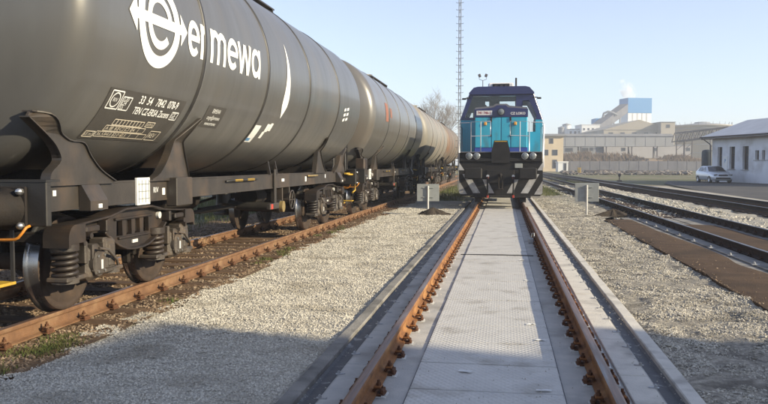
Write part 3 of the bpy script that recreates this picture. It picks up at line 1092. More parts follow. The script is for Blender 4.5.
def saddle_plate(b, cy, tip, s, inner=False):
    """cradle cheek: cy = y of the saddle's middle, tip = direction along y its horn points to"""
    # distances measured from the saddle's middle towards the horn
    o = [(1.63, 1.225), (1.60, 1.33), (1.45, 1.44), (1.50, 1.56), (1.63, 1.66), (1.90, 1.81), (1.86, 1.86), (1.70, 1.845), (1.52, 1.74), (1.30, 1.635), (1.06, 1.615),
         (0.95, 1.50), (0.76, 1.36), (0.48, 1.245), (0.48, 1.225)]

    if inner:
        o = [(1.36, 1.225), (1.30, 1.38), (1.22, 1.55), (1.17, 1.72), (1.18, 1.84), (1.24, 1.95), (1.18, 1.97), (1.10, 1.90), (1.00, 1.80), (0.92, 1.70), (0.80, 1.54), (0.66, 1.40), (0.50, 1.29), (0.34, 1.245), (0.30, 1.225)]

    def fn(u, v, w):
        y = cy + tip * u
        r = tank_half(y)
        dz = TZ - v
        xs = math.sqrt(max(0.0, r * r - dz * dz)) + 0.01 if r > dz else 0.0
        x = max(1.085, min(xs, 1.40))
        return (s * (x + w), y, v)
    def smooth(q, n=4):
        out = []
        for i in range(len(q) - 1):
            p0, p1, p2, p3 = q[max(i - 1, 0)], q[i], q[i + 1], q[min(i + 2, len(q) - 1)]
            for j in range(n):
                t = j / n
                out.append(tuple(0.5 * (2 * p1[c] + (p2[c] - p0[c]) * t + (2 * p0[c] - 5 * p1[c] + 4 * p2[c] - p3[c]) * t * t + (3 * p1[c] - p0[c] - 3 * p2[c] + p3[c]) * t ** 3) for c in (0, 1)))
        out.append(q[-1])
        return out
    ea, eb = smooth(o[:6]), smooth(o[6:14])
    full = ea + eb + [o[14]]
    pts = full if tip * s > 0 else full[::-1]
    b.plate(pts, (), 0.022, fn, 0)
    # stiffening lips that follow the two curved edges
    for dense in (ea, eb):
        vs, k = [], len(dense)
        for u, v in dense:
            p = Vector(fn(u, v, 0.0))
            vs += [(p.x - s * 0.05, p.y, p.z), (p.x + s * 0.045, p.y, p.z), (p.x + s * 0.045, p.y, p.z + 0.012), (p.x - s * 0.05, p.y, p.z + 0.012)]
        fs = []
        for i in range(k - 1):
            for j in range(4):
                fs.append((i * 4 + j, i * 4 + (j + 1) % 4, (i + 1) * 4 + (j + 1) % 4, (i + 1) * 4 + j))
        fs += [(0, 1, 2, 3), tuple(range(4 * k - 4, 4 * k))]
        b.add(vs, fs, 0)


BP = 4.6                       # bogie pivots from the middle


def make_wagon():
    root = empty('tank_wagon', (0, 0, 0))
    # --- tank shell
    t = MB()
    prof = [(r, T0 - h) for r, h in HEAD[::-1]]
    for yv in np.linspace(T0 + 0.05, T1 - 0.05, 9):
        prof.append((TR, float(yv)))
    prof += [(r, T1 + h) for r, h in HEAD]
    t.lathe(prof, (0, 0, TZ), 'y', 96, 0)
    tank = t.build('tank', ['tank_grey'], root)
    for yv in (-3.78, -1.33, 1.12, 3.57):
        h = MB()
        h.lathe([(TR - 0.01, yv - 0.052), (TR + 0.010, yv - 0.05), (TR + 0.013, yv), (TR + 0.010, yv + 0.024), (TR - 0.01, yv + 0.026)], (0, 0, TZ), 'y', 96, 0)
        h.lathe([(TR - 0.01, yv + 0.028), (TR + 0.006, yv + 0.029), (TR + 0.006, yv + 0.042), (TR - 0.01, yv + 0.043)], (0, 0, TZ), 'y', 96, 1)
        h.build('seam_band', ['seam_black', 'seam_highlight'], tank)
    # --- underframe
    f = MB()
    for s in (-1, 1):
        f.box((s * 1.055, 0, 1.12), (0.03, 13.05, 0.245), 0)
        f.box((s * 1.02, 0, 1.234), (0.11, 13.04, 0.022), 0, ch=0.004)
        f.box((s * 1.02, 0, 1.006), (0.11, 13.04, 0.022), 0, ch=0.004)
    for yv in (-5.6, -3.3, -1.8, 0, 1.8, 3.3, 5.6):
        f.box((0, yv, 1.10), (2.06, 0.12, 0.18), 1)
    for yv in (-BP, BP):
        f.box((0, yv, 1.12), (2.05, 0.5, 0.2), 1)
    f.box((0, 0, 1.10), (0.5, 12.6, 0.16), 1)
    f.build('underframe', ['frame_grey', 'grime_shade'], root)
    for e in (-1, 1):
        h = MB()
        h.box((0, e * 6.58, 1.09), (2.66, 0.07, 0.37), 0, ch=0.008)
        h.box((0, e * 6.52, 1.28), (2.66, 0.20, 0.02), 0)
        hs = h.build('headstock', ['frame_black'], root)
        for s in (-1, 1):
            bf = MB()
            X = s * 0.98
            bf.lathe([(0.001, 0.0), (0.17, 0.0), (0.17, 0.03), (0.145, 0.05), (0.135, 0.32), (0.115, 0.33), (0.115, 0.50), (0.20, 0.535), (0.235, 0.56), (0.23, 0.585), (0.12, 0.60), (0.001, 0.602)] if e > 0 else
                     [(0.001, 0.0), (0.17, 0.0), (0.17, -0.03), (0.145, -0.05), (0.135, -0.32), (0.115, -0.33), (0.115, -0.50), (0.20, -0.535), (0.235, -0.56), (0.23, -0.585), (0.12, -0.60), (0.001, -0.602)],
                     (X, e * 6.615, 1.055), 'y', 24, 0)
            bf.box((X, e * 6.628, 1.055), (0.36, 0.03, 0.36), 0, ch=0.008)
            bo = bf.build('buffer', ['grime_shade'], root)
            for dx in (-0.14, 0.14):
                for dz in (-0.14, 0.14):
                    nb = MB()
                    nb.cyl((X + dx, e * 6.64, 1.055 + dz), (X + dx, e * 6.672, 1.055 + dz), 0.03, n=6, smooth=False)
                    nb.lathe([(0.03, 0), (0.022, e * 0.02), (0.001, e * 0.026)], (X + dx, e * 6.672, 1.055 + dz), 'y', 8, 0)
                    nb.build('bolt', ['bare_metal'], bo)
            hd = MB()
            hd.tube([(s * 1.17, e * 6.61, 0.91), (s * 1.17, e * 6.66, 0.90), (s * 1.15, e * 6.68, 0.86), (s * 1.12, e * 6.69, 0.82), (s * 1.09, e * 6.69, 0.805), (s * 1.0, e * 6.69, 0.80), (s * 0.4, e * 6.69, 0.80)], 0.012, 8)
            hd.build('shunter_handrail', ['paint_orange'], root)
            st = MB()
            st.box((s * 0.86, e * 6.68, 0.43), (0.30, 0.22, 0.025), 0, ch=0.004)
            for q in (-0.13, 0.13):
                st.box((s * 0.86 + q, e * 6.585, 0.66), (0.03, 0.02, 0.47), 1)
            st.build('step', ['paint_yellow', 'frame_black'], root)
        hk = MB()
        hk.box((0, e * 6.70, 1.02), (0.10, 0.25, 0.10), 0, ch=0.02)
        hk.tube([(0, e * 6.82, 1.03), (0, e * 6.93, 1.05), (0, e * 6.99, 1.0), (0, e * 6.95, 0.94), (0, e * 6.88, 0.95)], 0.03, 8, 0)
        hk.tube([(0.2, e * 6.62, 0.9), (0.22, e * 6.8, 0.82), (0.2, e * 6.86, 0.6), (0.16, e * 6.82, 0.45)], 0.025, 8, 0)
        hk.build('draw_hook', ['grime_shade'], root)
    # --- saddles, one pair of cheeks at each end and side
    for cy in (-BP - 0.02, BP):
        for s in (-1, 1):
            for tip in (-1, 1):
                b = MB()
                saddle_plate(b, cy, tip, s, tip * cy < 0)
                b.build('saddle', ['frame_grey'], root)
        for q in (-1.15, 1.15):
            b = MB()
            b.box((0, cy + q, 1.27), (1.5, 0.05, 0.20), 0)
            b.build('saddle_web', ['grime_shade'], root)
    # --- bogies
    b0 = make_bogie(root)
    b0.location = (0, -BP, 0)
    b1 = copy_tree(b0, root)
    b1.location = (0, BP, 0)
    # --- side brackets and plates on the solebar, camera side
    for yv, wd in ((-5.55, 0.05), (5.55, 0.05)):
        b = MB()
        b.plate([(0, 0), (0.13, 0), (0.13, 0.09), (0.02, 0.26), (0, 0.26)], (), 0.32, lambda u, v, w, yv=yv: (1.075 + u * 0.9, yv - 0.16 + w, 0.98 + v), 0)
        b.box((1.20, yv, 1.02), (0.012, 0.06, 0.04), 1)
        b.build('jacking_bracket', ['frame_grey', 'decal_white'], root)
    b = MB()
    b.box((1.085, -4.45, 1.12), (0.03, 0.30, 0.30), 0, ch=0.004)
    for i in range(4):
        b.box((1.102, -4.45 - 0.12 + 0.08 * i, 1.12), (0.006, 0.012, 0.25), 1)
    for i in range(3):
        b.box((1.102, -4.45, 1.04 + 0.08 * i), (0.006, 0.26, 0.01), 1)
    b.build('label_holder', ['decal_white', 'sign_back'], root)
    b = MB()
    b.box((1.13, -3.58, 1.09), (0.14, 0.46, 0.34), 0, ch=0.01)
    b.build('equipment_box', ['frame_grey'], root)
    b = MB()
    vs, fs = text_geo('RIV', 0.09, 'CENTER')
    b.add([(1.073, -4.1 + x, 1.12 + yy) for x, yy in vs], fs, 0)
    b.build('solebar_lettering', ['decal_white'], root)
    for yy, zz, w_, h_ in ((-3.9, 1.10, 0.07, 0.08), (2.6, 1.12, 0.10, 0.10), (4.3, 1.15, 0.06, 0.08), (1.0, 1.13, 0.16, 0.05), (-6.1, 1.16, 0.05, 0.05)):
        b = MB()
        b.box((1.073, yy, zz), (0.004, w_, h_), 0)
        b.build('solebar_mark', ['decal_white'], root)
    b = MB()
    b.tube([(1.09, -1.9, 1.17), (1.13, -1.85, 1.18), (1.13, -0.65, 1.18), (1.09, -0.6, 1.17)], 0.018, 8, 0)
    b.box((1.13, -1.5, 1.18), (0.032, 0.34, 0.03), 1, ch=0.006)
    b.box((1.13, -0.95, 1.18), (0.032, 0.34, 0.03), 1, ch=0.006)
    b.build('brake_handle', ['frame_black', 'paint_yellow'], root)
    b = MB()
    b.tube([(1.09, 2.7, 1.18), (1.13, 2.75, 1.18), (1.13, 3.35, 1.18), (1.09, 3.4, 1.18)], 0.018, 8, 0)
    b.build('brake_handle', ['brass'], root)
    b = MB()
    b.box((1.10, 0.42, 1.02), (0.03, 0.10, 0.62), 0, ch=0.006)
    b.box((1.13, 0.20, 0.70), (0.07, 0.5, 0.10), 0, ch=0.01)
    b.build('lever_stand', ['frame_grey'], root)
    b = MB()
    b.box((1.14, 0.02, 0.70), (0.08, 0.10, 0.09), 0, ch=0.01)
    b.build('red_lever_knob', ['paint_red'], root)
    # --- brake gear and discharge pipes hanging between the bogies
    b = MB()
    b.cyl((-0.5, -0.9, 0.82), (-0.5, 0.5, 0.82), 0.2, n=18, m=0)
    b.build('air_reservoir', ['grime_shade'], root)
    b = MB()
    b.cyl((0.35, 1.2, 0.82), (0.35, 1.75, 0.82), 0.17, n=18, m=0)
    b.box((0.35, 1.9, 0.82), (0.10, 0.5, 0.06), 0)
    b.build('brake_cylinder', ['grime_shade'], root)
    b = MB()
    b.tube([(0.2, -2.7, 0.75), (0.2, -1.2, 0.66), (0.25, 1.2, 0.66), (0.2, 2.7, 0.75)], 0.03, 8, 0)
    b.tube([(-0.5, -3.2, 0.9), (-0.55, 0, 0.62), (-0.5, 3.2, 0.9)], 0.025, 8, 0)
    b.box((0.15, -0.2, 0.66), (0.06, 0.9, 0.1), 0)
    b.build('brake_rigging', ['grime_shade'], root)
    b = MB()
    b.cyl((0, 0.85, 1.15), (0, 0.85, 0.72), 0.13, n=14, m=0)
    b.tube([(0, 0.85, 0.74), (0.3, 0.85, 0.66), (0.75, 0.85, 0.66), (1.02, 0.85, 0.66)], 0.075, 12, 0)
    b.cyl((1.0, 0.85, 0.66), (1.07, 0.85, 0.66), 0.12, n=16, m=0)
    b.build('discharge_pipe', ['frame_black'], root)
    b = MB()
    b.cyl((1.07, 0.85, 0.66), (1.13, 0.85, 0.66), 0.10, n=16, m=0)
    b.build('pipe_cap', ['brass'], root)
    b = MB()
    n = 18
    b.tube([(1.14, 1.35 + 0.17 * math.cos(2 * math.pi * i / n), 0.76 + 0.17 * math.sin(2 * math.pi * i / n)) for i in range(n)], 0.014, 6, 0, closed=True)
    for i in range(3):
        a = i * math.pi / 3
        b.tube([(1.14, 1.35 + 0.17 * math.cos(a), 0.76 + 0.17 * math.sin(a)), (1.14, 1.35 - 0.17 * math.cos(a), 0.76 - 0.17 * math.sin(a))], 0.009, 6, 0)
    b.cyl((0.9, 1.35, 0.76), (1.15, 1.35, 0.76), 0.025, n=8)
    b.build('hand_wheel', ['frame_grey'], root)
    for yv in (1.02, 1.48):
        b = MB()
        b.box((0.95, yv, 0.98), (0.22, 0.04, 0.55), 0, ch=0.006)
        b.build('hanger_bracket', ['frame_grey'], root)
    for yv in (0.15, 0.55):
        b = MB()
        b.plate([(0, 0), (0.3, 0), (0.06, 0.42), (0, 0.42)], (), 0.03, lambda u, v, w, yv=yv: (1.05 + u * .2, yv + w, 1.24 + v * .55), 0)
        b.build('hanger_bracket', ['frame_grey'], root)
    # --- top: manhole dome, walkway, railing, ladders
    b = MB()
    b.cyl((0, 0.2, TZ + TR - 0.05), (0, 0.2, TZ + TR + 0.16), 0.32, n=20, m=0)
    b.cyl((0, 0.2, TZ + TR + 0.16), (0, 0.2, TZ + TR + 0.2), 0.36, n=20, m=0)
    b.build('manhole', ['tank_grey'], root)
    b = MB()
    for s in (-1, 1):
        b.box((s * 0.50, 0.4, TZ + TR - 0.02), (0.26, 3.2, 0.025), 0)
        for yv in (-1.1, 0.4, 1.9):
            b.box((s * 0.50, yv, TZ + TR - 0.08), (0.26, 0.04, 0.12), 0)
    b.build('walkway', ['frame_grey'], root)
    b = MB()
    for s in (-1,):
        b.tube([(s * 0.74, -1.1, TZ + TR - 0.05), (s * 0.74, -1.1, TZ + TR + 0.45), (s * 0.74, 1.9, TZ + TR + 0.45), (s * 0.74, 1.9, TZ + TR - 0.05)], 0.015, 6)
    b.build('railing', ['frame_grey'], root)
    b = MB()
    for s in (-0.2, 0.2):
        b.tube([(0.5 + s, 6.62, 1.25), (0.5 + s, 6.80, 1.4), (0.5 + s, 6.80, 3.4), (0.5 + s, 6.35, 4.05)], 0.018, 6)
    for i in range(8):
        b.tube([(0.3, 6.80, 1.5 + 0.27 * i), (0.7, 6.80, 1.5 + 0.27 * i)], 0.012, 6)
    b.build('ladder', ['frame_grey'], root)
    b = MB()
    b.tube([(1.10, 6.35, 1.25), (1.10, 6.35, 2.05), (1.10, 6.55, 2.1), (1.10, 6.55, 1.25)], 0.02, 8)
    b.build('end_handrail', ['frame_black'], root)
    b = MB()
    b.tube([(1.20, 6.2, 1.16), (1.24, 6.2, 1.16), (1.24, 6.9, 1.16), (1.24, 6.9, 0.75), (1.24, 6.6, 0.7)], 0.022, 8)
    b.box((1.15, 6.35, 1.18), (0.08, 0.40, 0.045), 0, ch=0.01)
    b.build('coupling_handle', ['paint_yellow'], root)
    return root


wagon = make_wagon()
WY = 12.32
wagon.location = (LC, WY, RT)
tag(wagon, 'nearest dark grey tank wagon with big white lettering', 'tank wagon', 'tank wagons in the row')
PITCH = 14.45
others = [
    (1, 'second tank wagon in the row, lighter grey with orange marks', 'tank_grey_light'),
    (2, 'third tank wagon in the row, cream painted and rust streaked', 'tank_cream'),
    (3, 'fourth tank wagon in the row, brown and rusty, beside the locomotive cab', 'tank_rust'),
]
for i, lab, mt in others:
    c = copy_tree(wagon)
    c.location = (LC, WY + PITCH * i, RT)
    c['label'] = lab
    for ch in c.children:
        nm = ch.name.split('.')[0]
        if nm in ('tank', 'manhole'):
            ch.material_slots[0].link = 'OBJECT'
            ch.material_slots[0].material = M[mt]
        if i > 1 and nm in ('saddle', 'underframe'):
            ch.material_slots[0].link = 'OBJECT'
            ch.material_slots[0].material = M['grime_shade']
        if nm in ('solebar_lettering', 'label_holder', 'solebar_mark') and i > 1:
            bpy.data.objects.remove(ch)
    if i == 1:
        b = MB()
        rect_on(b, -4.45, -3.95, -0.15, 0.40, 0, 0.006, 4, 8)
        rect_on(b, -3.55, -3.2, 0.0, 0.3, 0, 0.006, 4, 6)
        b.build('painted_marks', ['decal_red'], c)
        b = MB()
        b.box((1.14, -6.1, 1.35), (0.25, 0.5, 0.45), 0, ch=0.02)
        b.build('equipment_box', ['bogie_brown'], c)

# --- lettering of the nearest wagon
b = MB()


def LY(y):
    return y - WY


bar_v = arcv(3.03 - RT)
cx = LY(7.34)
stroke(b, arc(cx, bar_v, 0.405, 0, 360, 64)[:-1], 0.125, close=True)
stroke(b, arc(cx, bar_v, 0.235, 2, 318, 48), 0.085)
stroke(b, line(cx - 0.52, bar_v, cx + 0.52, bar_v, 20), 0.105, off=0.0075)
for s in (-1, 1):
    tipx = cx + s * 0.655
    vs = [on_tank(tipx, bar_v, 0.0075)] + [on_tank(tipx - s * 0.16, bar_v + q, 0.0075) for q in (-0.17, -0.08, 0, 0.08, 0.17)]
    b.add(vs, [(0, i, i + 1) if s < 0 else (0, i + 1, i) for i in range(1, 5)])
b.build('round_emblem', ['decal_white'], wagon)

XH, SW = 0.40, 0.082
base_v = arcv(2.80 - RT)
rr = (XH - SW) / 2


def letter_e(b, x0, w):
    sx = (w - SW) / 2 / rr
    c = (x0 + w / 2, base_v + XH / 2)
    stroke(b, arc(c[0], c[1], rr, 0, 316, 36, sx), SW)
    stroke(b, line(c[0] - rr * sx, c[1], c[0] + rr * sx + SW * 0.3, c[1], 6), SW * 0.8, off=0.0075)


def vline(b, x, v0, v1):
    stroke(b, line(x, base_v + v0, x, base_v + v1, 8), SW)


def word(parts):
    for name, x0, w in parts:
        b = MB()
        if name == 'e':
            letter_e(b, x0, w)
        elif name == 'r':
            vline(b, x0 + SW / 2, 0, XH)
            stroke(b, arc(x0 + w - 0.02, base_v + XH - 0.16, 0.118, 90, 180, 10, 1.0), SW, off=0.0075)
        elif name == 'm':
            g3 = (w - SW) / 2
            for i in range(3):
                vline(b, x0 + SW / 2 + i * g3, 0, XH - 0.06 if i else XH)
            for i in range(2):
                stroke(b, arc(x0 + SW / 2 + (i + .5) * g3, base_v + XH - SW / 2 - g3 / 2 * 1.0, g3 / 2, 180, 0, 14), SW, off=0.0075)
        elif name == 'w':
            q = w / 4
            ptsw = [(x0 + 0.03, XH), (x0 + q, 0.0), (x0 + 2 * q, XH * 0.95), (x0 + 3 * q, 0.0), (x0 + w - 0.03, XH)]
            for j in range(4):
                a, c = ptsw[j], ptsw[j + 1]
                stroke(b, line(a[0], base_v + a[1], c[0], base_v + c[1], 8), SW, off=0.005 + 0.0015 * j)
        elif name == 'a':
            sx = (w - SW) / 2 / rr
            stroke(b, arc(x0 + w / 2, base_v + XH / 2, rr, 0, 360, 36, sx)[:-1], SW, close=True)
            stroke(b, line(x0 + w - SW / 2, base_v, x0 + w - SW / 2, base_v + XH, 8), SW, off=0.0075)
        b.build('letter', ['decal_white'], wagon)


word([('e', LY(8.02), 0.33), ('r', LY(8.38), 0.17), ('m', LY(8.68), 0.50), ('e', LY(9.23), 0.39), ('w', LY(9.63), 0.50), ('a', LY(10.16), 0.38)])

# spear-shaped stripe
b = MB()
n = 18
va, vb = arcv(2.33 - RT), arcv(3.52 - RT)
vs = []
for i in range(n + 1):
    t = i / n
    hw = 0.15 * min(1, t * 5.5, (1.02 - t) * 1.35)
    v = va + (vb - va) * t
    vs += [on_tank(LY(12.0) - hw, v, 0.005), on_tank(LY(12.0) + hw, v, 0.005)]
b.add(vs, [(2 * i, 2 * i + 1, 2 * i + 3, 2 * i + 2) for i in range(n)])
b.build('painted_stripe', ['decal_white'], wagon)

# dark data panel
b = MB()
u0, u1 = LY(6.64), LY(8.34)
v0, v1 = arcv(1.84 - RT), arcv(2.31 - RT)
H = v1 - v0
rect_on(b, u0, u1, v0, v1, 0, 0.004, 8, 12)


def frame_on(b, ua, ub, va, vb, w, m):
    for p in (line(ua, va, ub, va), line(ua, vb, ub, vb), line(ua, va, ua, vb), line(ub, va, ub, vb)):
        stroke(b, p, w, m, off=0.008)


text_on(b, '33  54   7842  078-9', u0 + 0.62, v0 + H * 0.87, 0.125, 1, squeeze=0.88, bold=0.002)
text_on(b, 'TEN CZ-ERSA Zacens', u0 + 0.60, v0 + H * 0.66, 0.115, 1, squeeze=0.78, bold=0.002)
frame_on(b, u0 + 1.48, u0 + 1.64, v0 + H * 0.58, v0 + H * 0.74, 0.012, 1)
text_on(b, 'GE', u0 + 1.49, v0 + H * 0.66, 0.10, 1, squeeze=0.8)
frame_on(b, u0 + 0.06, u0 + 0.27, v0 + H * 0.64, v0 + H * 0.96, 0.014, 1)
stroke(b, arc(u0 + 0.165, v0 + H * 0.80, 0.075, 0, 360, 20)[:-1], 0.014, 1, 0.008, True)
text_on(b, 'RIV', u0 + 0.12, v0 + H * 0.80, 0.06, 1)
frame_on(b, u0 + 0.30, u0 + 0.47, v0 + H * 0.64, v0 + H * 0.88, 0.012, 1)
for q in range(3):
    text_on(b, ('120', 'D4', 'SS')[q], u0 + 0.31, v0 + H * (0.84 - 0.075 * q), 0.07, 1)
# load table
for r_ in range(3):
    ua = u0 + (0.38, 0.30, 0.22)[r_]
    ub = u0 + (1.00, 1.12, 1.24)[r_]
    va_, vb_ = v0 + H * (0.34 - 0.135 * r_), v0 + H * (0.455 - 0.135 * r_)
    frame_on(b, ua, ub, va_, vb_, 0.010, 2)
    k = 9 if r_ == 0 else 6
    for i in range(1, k):
        uu = ua + (ub - ua) * i / k
        stroke(b, line(uu, va_, uu, vb_), 0.012 if r_ == 0 else 0.008, 2, 0.008)
    if r_ > 0:
        text_on(b, ('A B1 B2 C2 C3 D4', '36,5 44,0 52,0 60,5')[r_ - 1], ua + 0.02, (va_ + vb_) / 2, 0.06, 2, squeeze=1.25)
frame_on(b, u0 + 0.03, u0 + 0.20, v0 + H * 0.05, v0 + H * 0.17, 0.012, 2)
text_on(b, '65 m3', u0 + 0.035, v0 + H * 0.11, 0.06, 2)
frame_on(b, u0 + 1.06, u0 + 1.24, v0 + H * 0.36, v0 + H * 0.47, 0.010, 2)
text_on(b, '26700 kg', u0 + 1.07, v0 + H * 0.415, 0.05, 2, squeeze=.8)
frame_on(b, u0 + 1.28, u0 + 1.52, v0 + H * 0.06, v0 + H * 0.28, 0.010, 2)
text_on(b, 'REV', u0 + 1.30, v0 + H * 0.17, 0.09, 2)
b.build('data_panel', ['decal_dark', 'decal_white', 'decal_cream'], wagon)
b = MB()
u0, u1 = LY(9.02), LY(9.62)
v0, v1 = arcv(2.06 - RT), arcv(2.32 - RT)
rect_on(b, u0, u1, v0, v1, 0, 0.004, 4, 5)
text_on(b, 'ERMEWA', (u0 + u1) / 2, v0 + (v1 - v0) * 0.78, 0.085, 1, align='CENTER', squeeze=.75)
text_on(b, 'cargo@ermewa', (u0 + u1) / 2, v0 + (v1 - v0) * 0.48, 0.08, 1, align='CENTER', squeeze=.8)
text_on(b, 'www.ermewa', (u0 + u1) / 2, v0 + (v1 - v0) * 0.2, 0.08, 1, align='CENTER', squeeze=.8)
b.build('address_panel', ['decal_dark', 'decal_white'], wagon)
b = MB()
rect_on(b, LY(10.95), LY(11.30), arcv(1.93 - RT), arcv(2.18 - RT), 0, 0.004, 4, 6)
rect_on(b, LY(10.98), LY(11.18), arcv(1.95 - RT), arcv(1.99 - RT), 1, 0.008, 2, 2)
b.build('inspection_label', ['decal_white', 'decal_blue'], wagon)
b = MB()
rect_on(b, LY(11.55), LY(11.7), arcv(2.10 - RT), arcv(2.22 - RT), 0, 0.004, 4, 4)
rect_on(b, LY(11.7), LY(11.82), arcv(2.12 - RT), arcv(2.24 - RT), 0, 0.006, 4, 4)
rect_on(b, LY(11.50), LY(11.62), arcv(2.0 - RT), arcv(2.1 - RT), 0, 0.005, 4, 4)
b.build('warning_labels', ['decal_white'], wagon)
b = MB()
for i in range(3):
    stroke(b, line(LY(16.45), arcv(2.55 + 0.11 * i - RT), LY(16.62), arcv(2.58 + 0.11 * i - RT), 4), 0.06)
    stroke(b, line(LY(16.72), arcv(2.58 + 0.11 * i - RT), LY(16.9), arcv(2.61 + 0.11 * i - RT), 4), 0.06)
b.build('tally_marks', ['decal_white'], wagon)
# ================================================================== locomotive
mat('loco_turquoise', (0.028, 0.36, 0.52), (0.022, 0.30, 0.44), 1.8, 0.35, coat=0.3, c3=(0.05, 0.21, 0.27), scale3=1.6, thr3=(0.52, 0.72), stretch=(2, 2, 0.6))
mat('loco_navy', (0.014, 0.018, 0.098), (0.011, 0.015, 0.08), 1.5, 0.35, coat=0.4)
mat('loco_blue_band', (0.02, 0.055, 0.30), None, rough=0.35, coat=0.4)
mat('loco_grey', (0.17, 0.17, 0.19), (0.13, 0.13, 0.145), 2, 0.5)
mat('loco_black', (0.011, 0.011, 0.012), (0.022, 0.02, 0.019), 4, 0.6, bump=0.06, bscale=20, spec=0.3)
mat('stripe_white', (0.46, 0.46, 0.46), (0.27, 0.26, 0.25), 4, 0.55, c3=(0.12, 0.11, 0.10), scale3=3, thr3=(0.55, 0.7))
mat('rail_silver', (0.55, 0.56, 0.58), None, rough=0.35, metal=0.6)
mat('lamp_glass', (0.16, 0.18, 0.19), None, rough=0.15, coat=0.5)
mat('amber', (0.65, 0.3, 0.05), None, rough=0.3)
mat('interior_dark', (0.03, 0.03, 0.035), None, rough=0.7)
mat('plate_white', (0.65, 0.64, 0.63), None, rough=0.5)
mat('plate_red', (0.25, 0.02, 0.03), None, rough=0.5)


def glass_mat(name, tint, rough=0.02, alpha=0.25):
    m = bpy.data.materials.new(name)
    m.use_nodes = True
    N, L = m.node_tree.nodes, m.node_tree.links
    N.remove(N['Principled BSDF'])
    tr = N.new('ShaderNodeBsdfTransparent')
    tr.inputs['Color'].default_value = (*tint, 1)
    gl = N.new('ShaderNodeBsdfGlossy')
    gl.inputs['Roughness'].default_value = rough
    fr = N.new('ShaderNodeFresnel')
    fr.inputs['IOR'].default_value = 1.5
    mx = N.new('ShaderNodeMixShader')
    L.new(fr.outputs[0], mx.inputs[0])
    L.new(tr.outputs[0], mx.inputs[1])
    L.new(gl.outputs[0], mx.inputs[2])
    L.new(mx.outputs[0], N['Material Output'].inputs['Surface'])
    MATS[name] = m


glass_mat('cab_glass', (0.94, 0.96, 0.96))
mat('window_dark', (0.02, 0.024, 0.03), (0.035, 0.04, 0.05), 1.5, 0.12, coat=0.3)

LY0 = 26.9
loco = empty('diesel_locomotive', (GC, LY0, RT))
tag(loco, 'turquoise and navy diesel shunting locomotive with black and white striped buffer beam', 'locomotive')


def lp(build_name, mats, fn, parent=loco):
    b = MB()
    fn(b)
    return b.build(build_name, mats, parent)


# main frame and front
def _(b):
    b.box((0, 6.6, 1.62), (2.86, 13.0, 0.42), 0, ch=0.02)
    b.box((0, 6.5, 1.15), (2.0, 12.0, 0.5), 0)
    b.box((0, 6.5, 0.75), (2.5, 3.0, 0.7), 0, ch=0.1)
lp('main_frame', 'loco_black', _)


def _(b):
    out = [(-1.45, 1.5), (-1.45, 0.42), (-1.36, 0.30), (1.36, 0.30), (1.45, 0.42), (1.45, 1.5)]
    b.plate(out, (), 0.09, lambda u, v, w: (u, 0.09 - w, v), 0)
    for s in (-1, 1):
        b.box((s * 1.41, 0.35, 0.92), (0.06, 0.5, 1.1), 0, ch=0.01)
    b.box((0, 0.0, 0.27), (2.1, 0.14, 0.05), 0, ch=0.01)
    for s in (-1, 1):
        b.box((s * 0.78, 0.1, 0.18), (0.22, 0.05, 0.2), 0, ch=0.01)
    b.box((0, 0.05, 1.56), (2.86, 0.2, 0.12), 0, ch=0.02)
    b.box((0, -0.02, 0.98), (0.95, 0.04, 0.46), 0, ch=0.01)
beam = lp('buffer_beam', 'loco_black', _)
STR = [
    [(-1.33, 1.07), (-1.10, 1.07), (-0.70, 0.40), (-0.95, 0.40)],
    [(-0.62, 0.88), (-0.47, 0.88), (-0.22, 0.40), (-0.43, 0.40)],
    [(-1.445, 1.48), (-1.26, 1.20), (-1.445, 1.20)],
    [(-1.445, 0.84), (-1.16, 0.36), (-1.40, 0.36), (-1.445, 0.42)],
]
for poly in STR:
    for s in (1, -1):
        q = [(s * u, v) for u, v in poly]
        if s < 0:
            q = q[::-1]
        b = MB()
        b.plate(q, (), 0.006, lambda u, v, w: (u, -0.002 - w, v), 0)
        b.build('white_stripe', 'stripe_white', beam)
for s in (-1, 1):
    def _(b, s=s):
        b.cyl((s * 0.93, 0.0, 1.10), (s * 0.93, -0.42, 1.10), 0.14, n=18, m=0)
        b.box((s * 0.93, -0.46, 1.10), (0.60, 0.07, 0.38), 0, ch=0.045)
        b.box((s * 0.93, 0.0, 1.10), (0.42, 0.05, 0.42), 0, ch=0.01)
    lp('buffer', 'loco_black', _)
    for xo in (0.83, 1.10):
        def _(b, s=s, xo=xo):
            b.cyl((s * xo, 0.12, 1.70), (s * xo, -0.07, 1.70), 0.115, n=20, m=0)
            b.lathe([(0.105, -0.07), (0.09, -0.085), (0.05, -0.095), (0.001, -0.1)], (s * xo, 0, 1.70), 'y', 20, 1)
            b.lathe([(0.118, -0.05), (0.118, -0.08), (0.104, -0.08)], (s * xo, 0, 1.70), 'y', 20, 2)
        lp('headlight', ['loco_black', 'lamp_glass', 'rail_silver'], _)

    def _(b, s=s):
        b.tube([(s * 0.44, -0.06, 0.98), (s * 0.44, -0.16, 0.95), (s * 0.45, -0.2, 0.75), (s * 0.44, -0.17, 0.45), (s * 0.44, -0.16, 0.32)], 0.028, 8, 0)
        b.cyl((s * 0.44, -0.03, 1.0), (s * 0.44, -0.12, 1.0), 0.05, n=10, m=2)
        b.box((s * 0.44, -0.12, 0.93), (0.07, 0.07, 0.09), 1, ch=0.01)
        b.box((s * 0.44, -0.16, 0.29), (0.07, 0.07, 0.10), 1, ch=0.01)
    lp('brake_hose', ['loco_black', 'paint_red', 'rail_silver'], _)


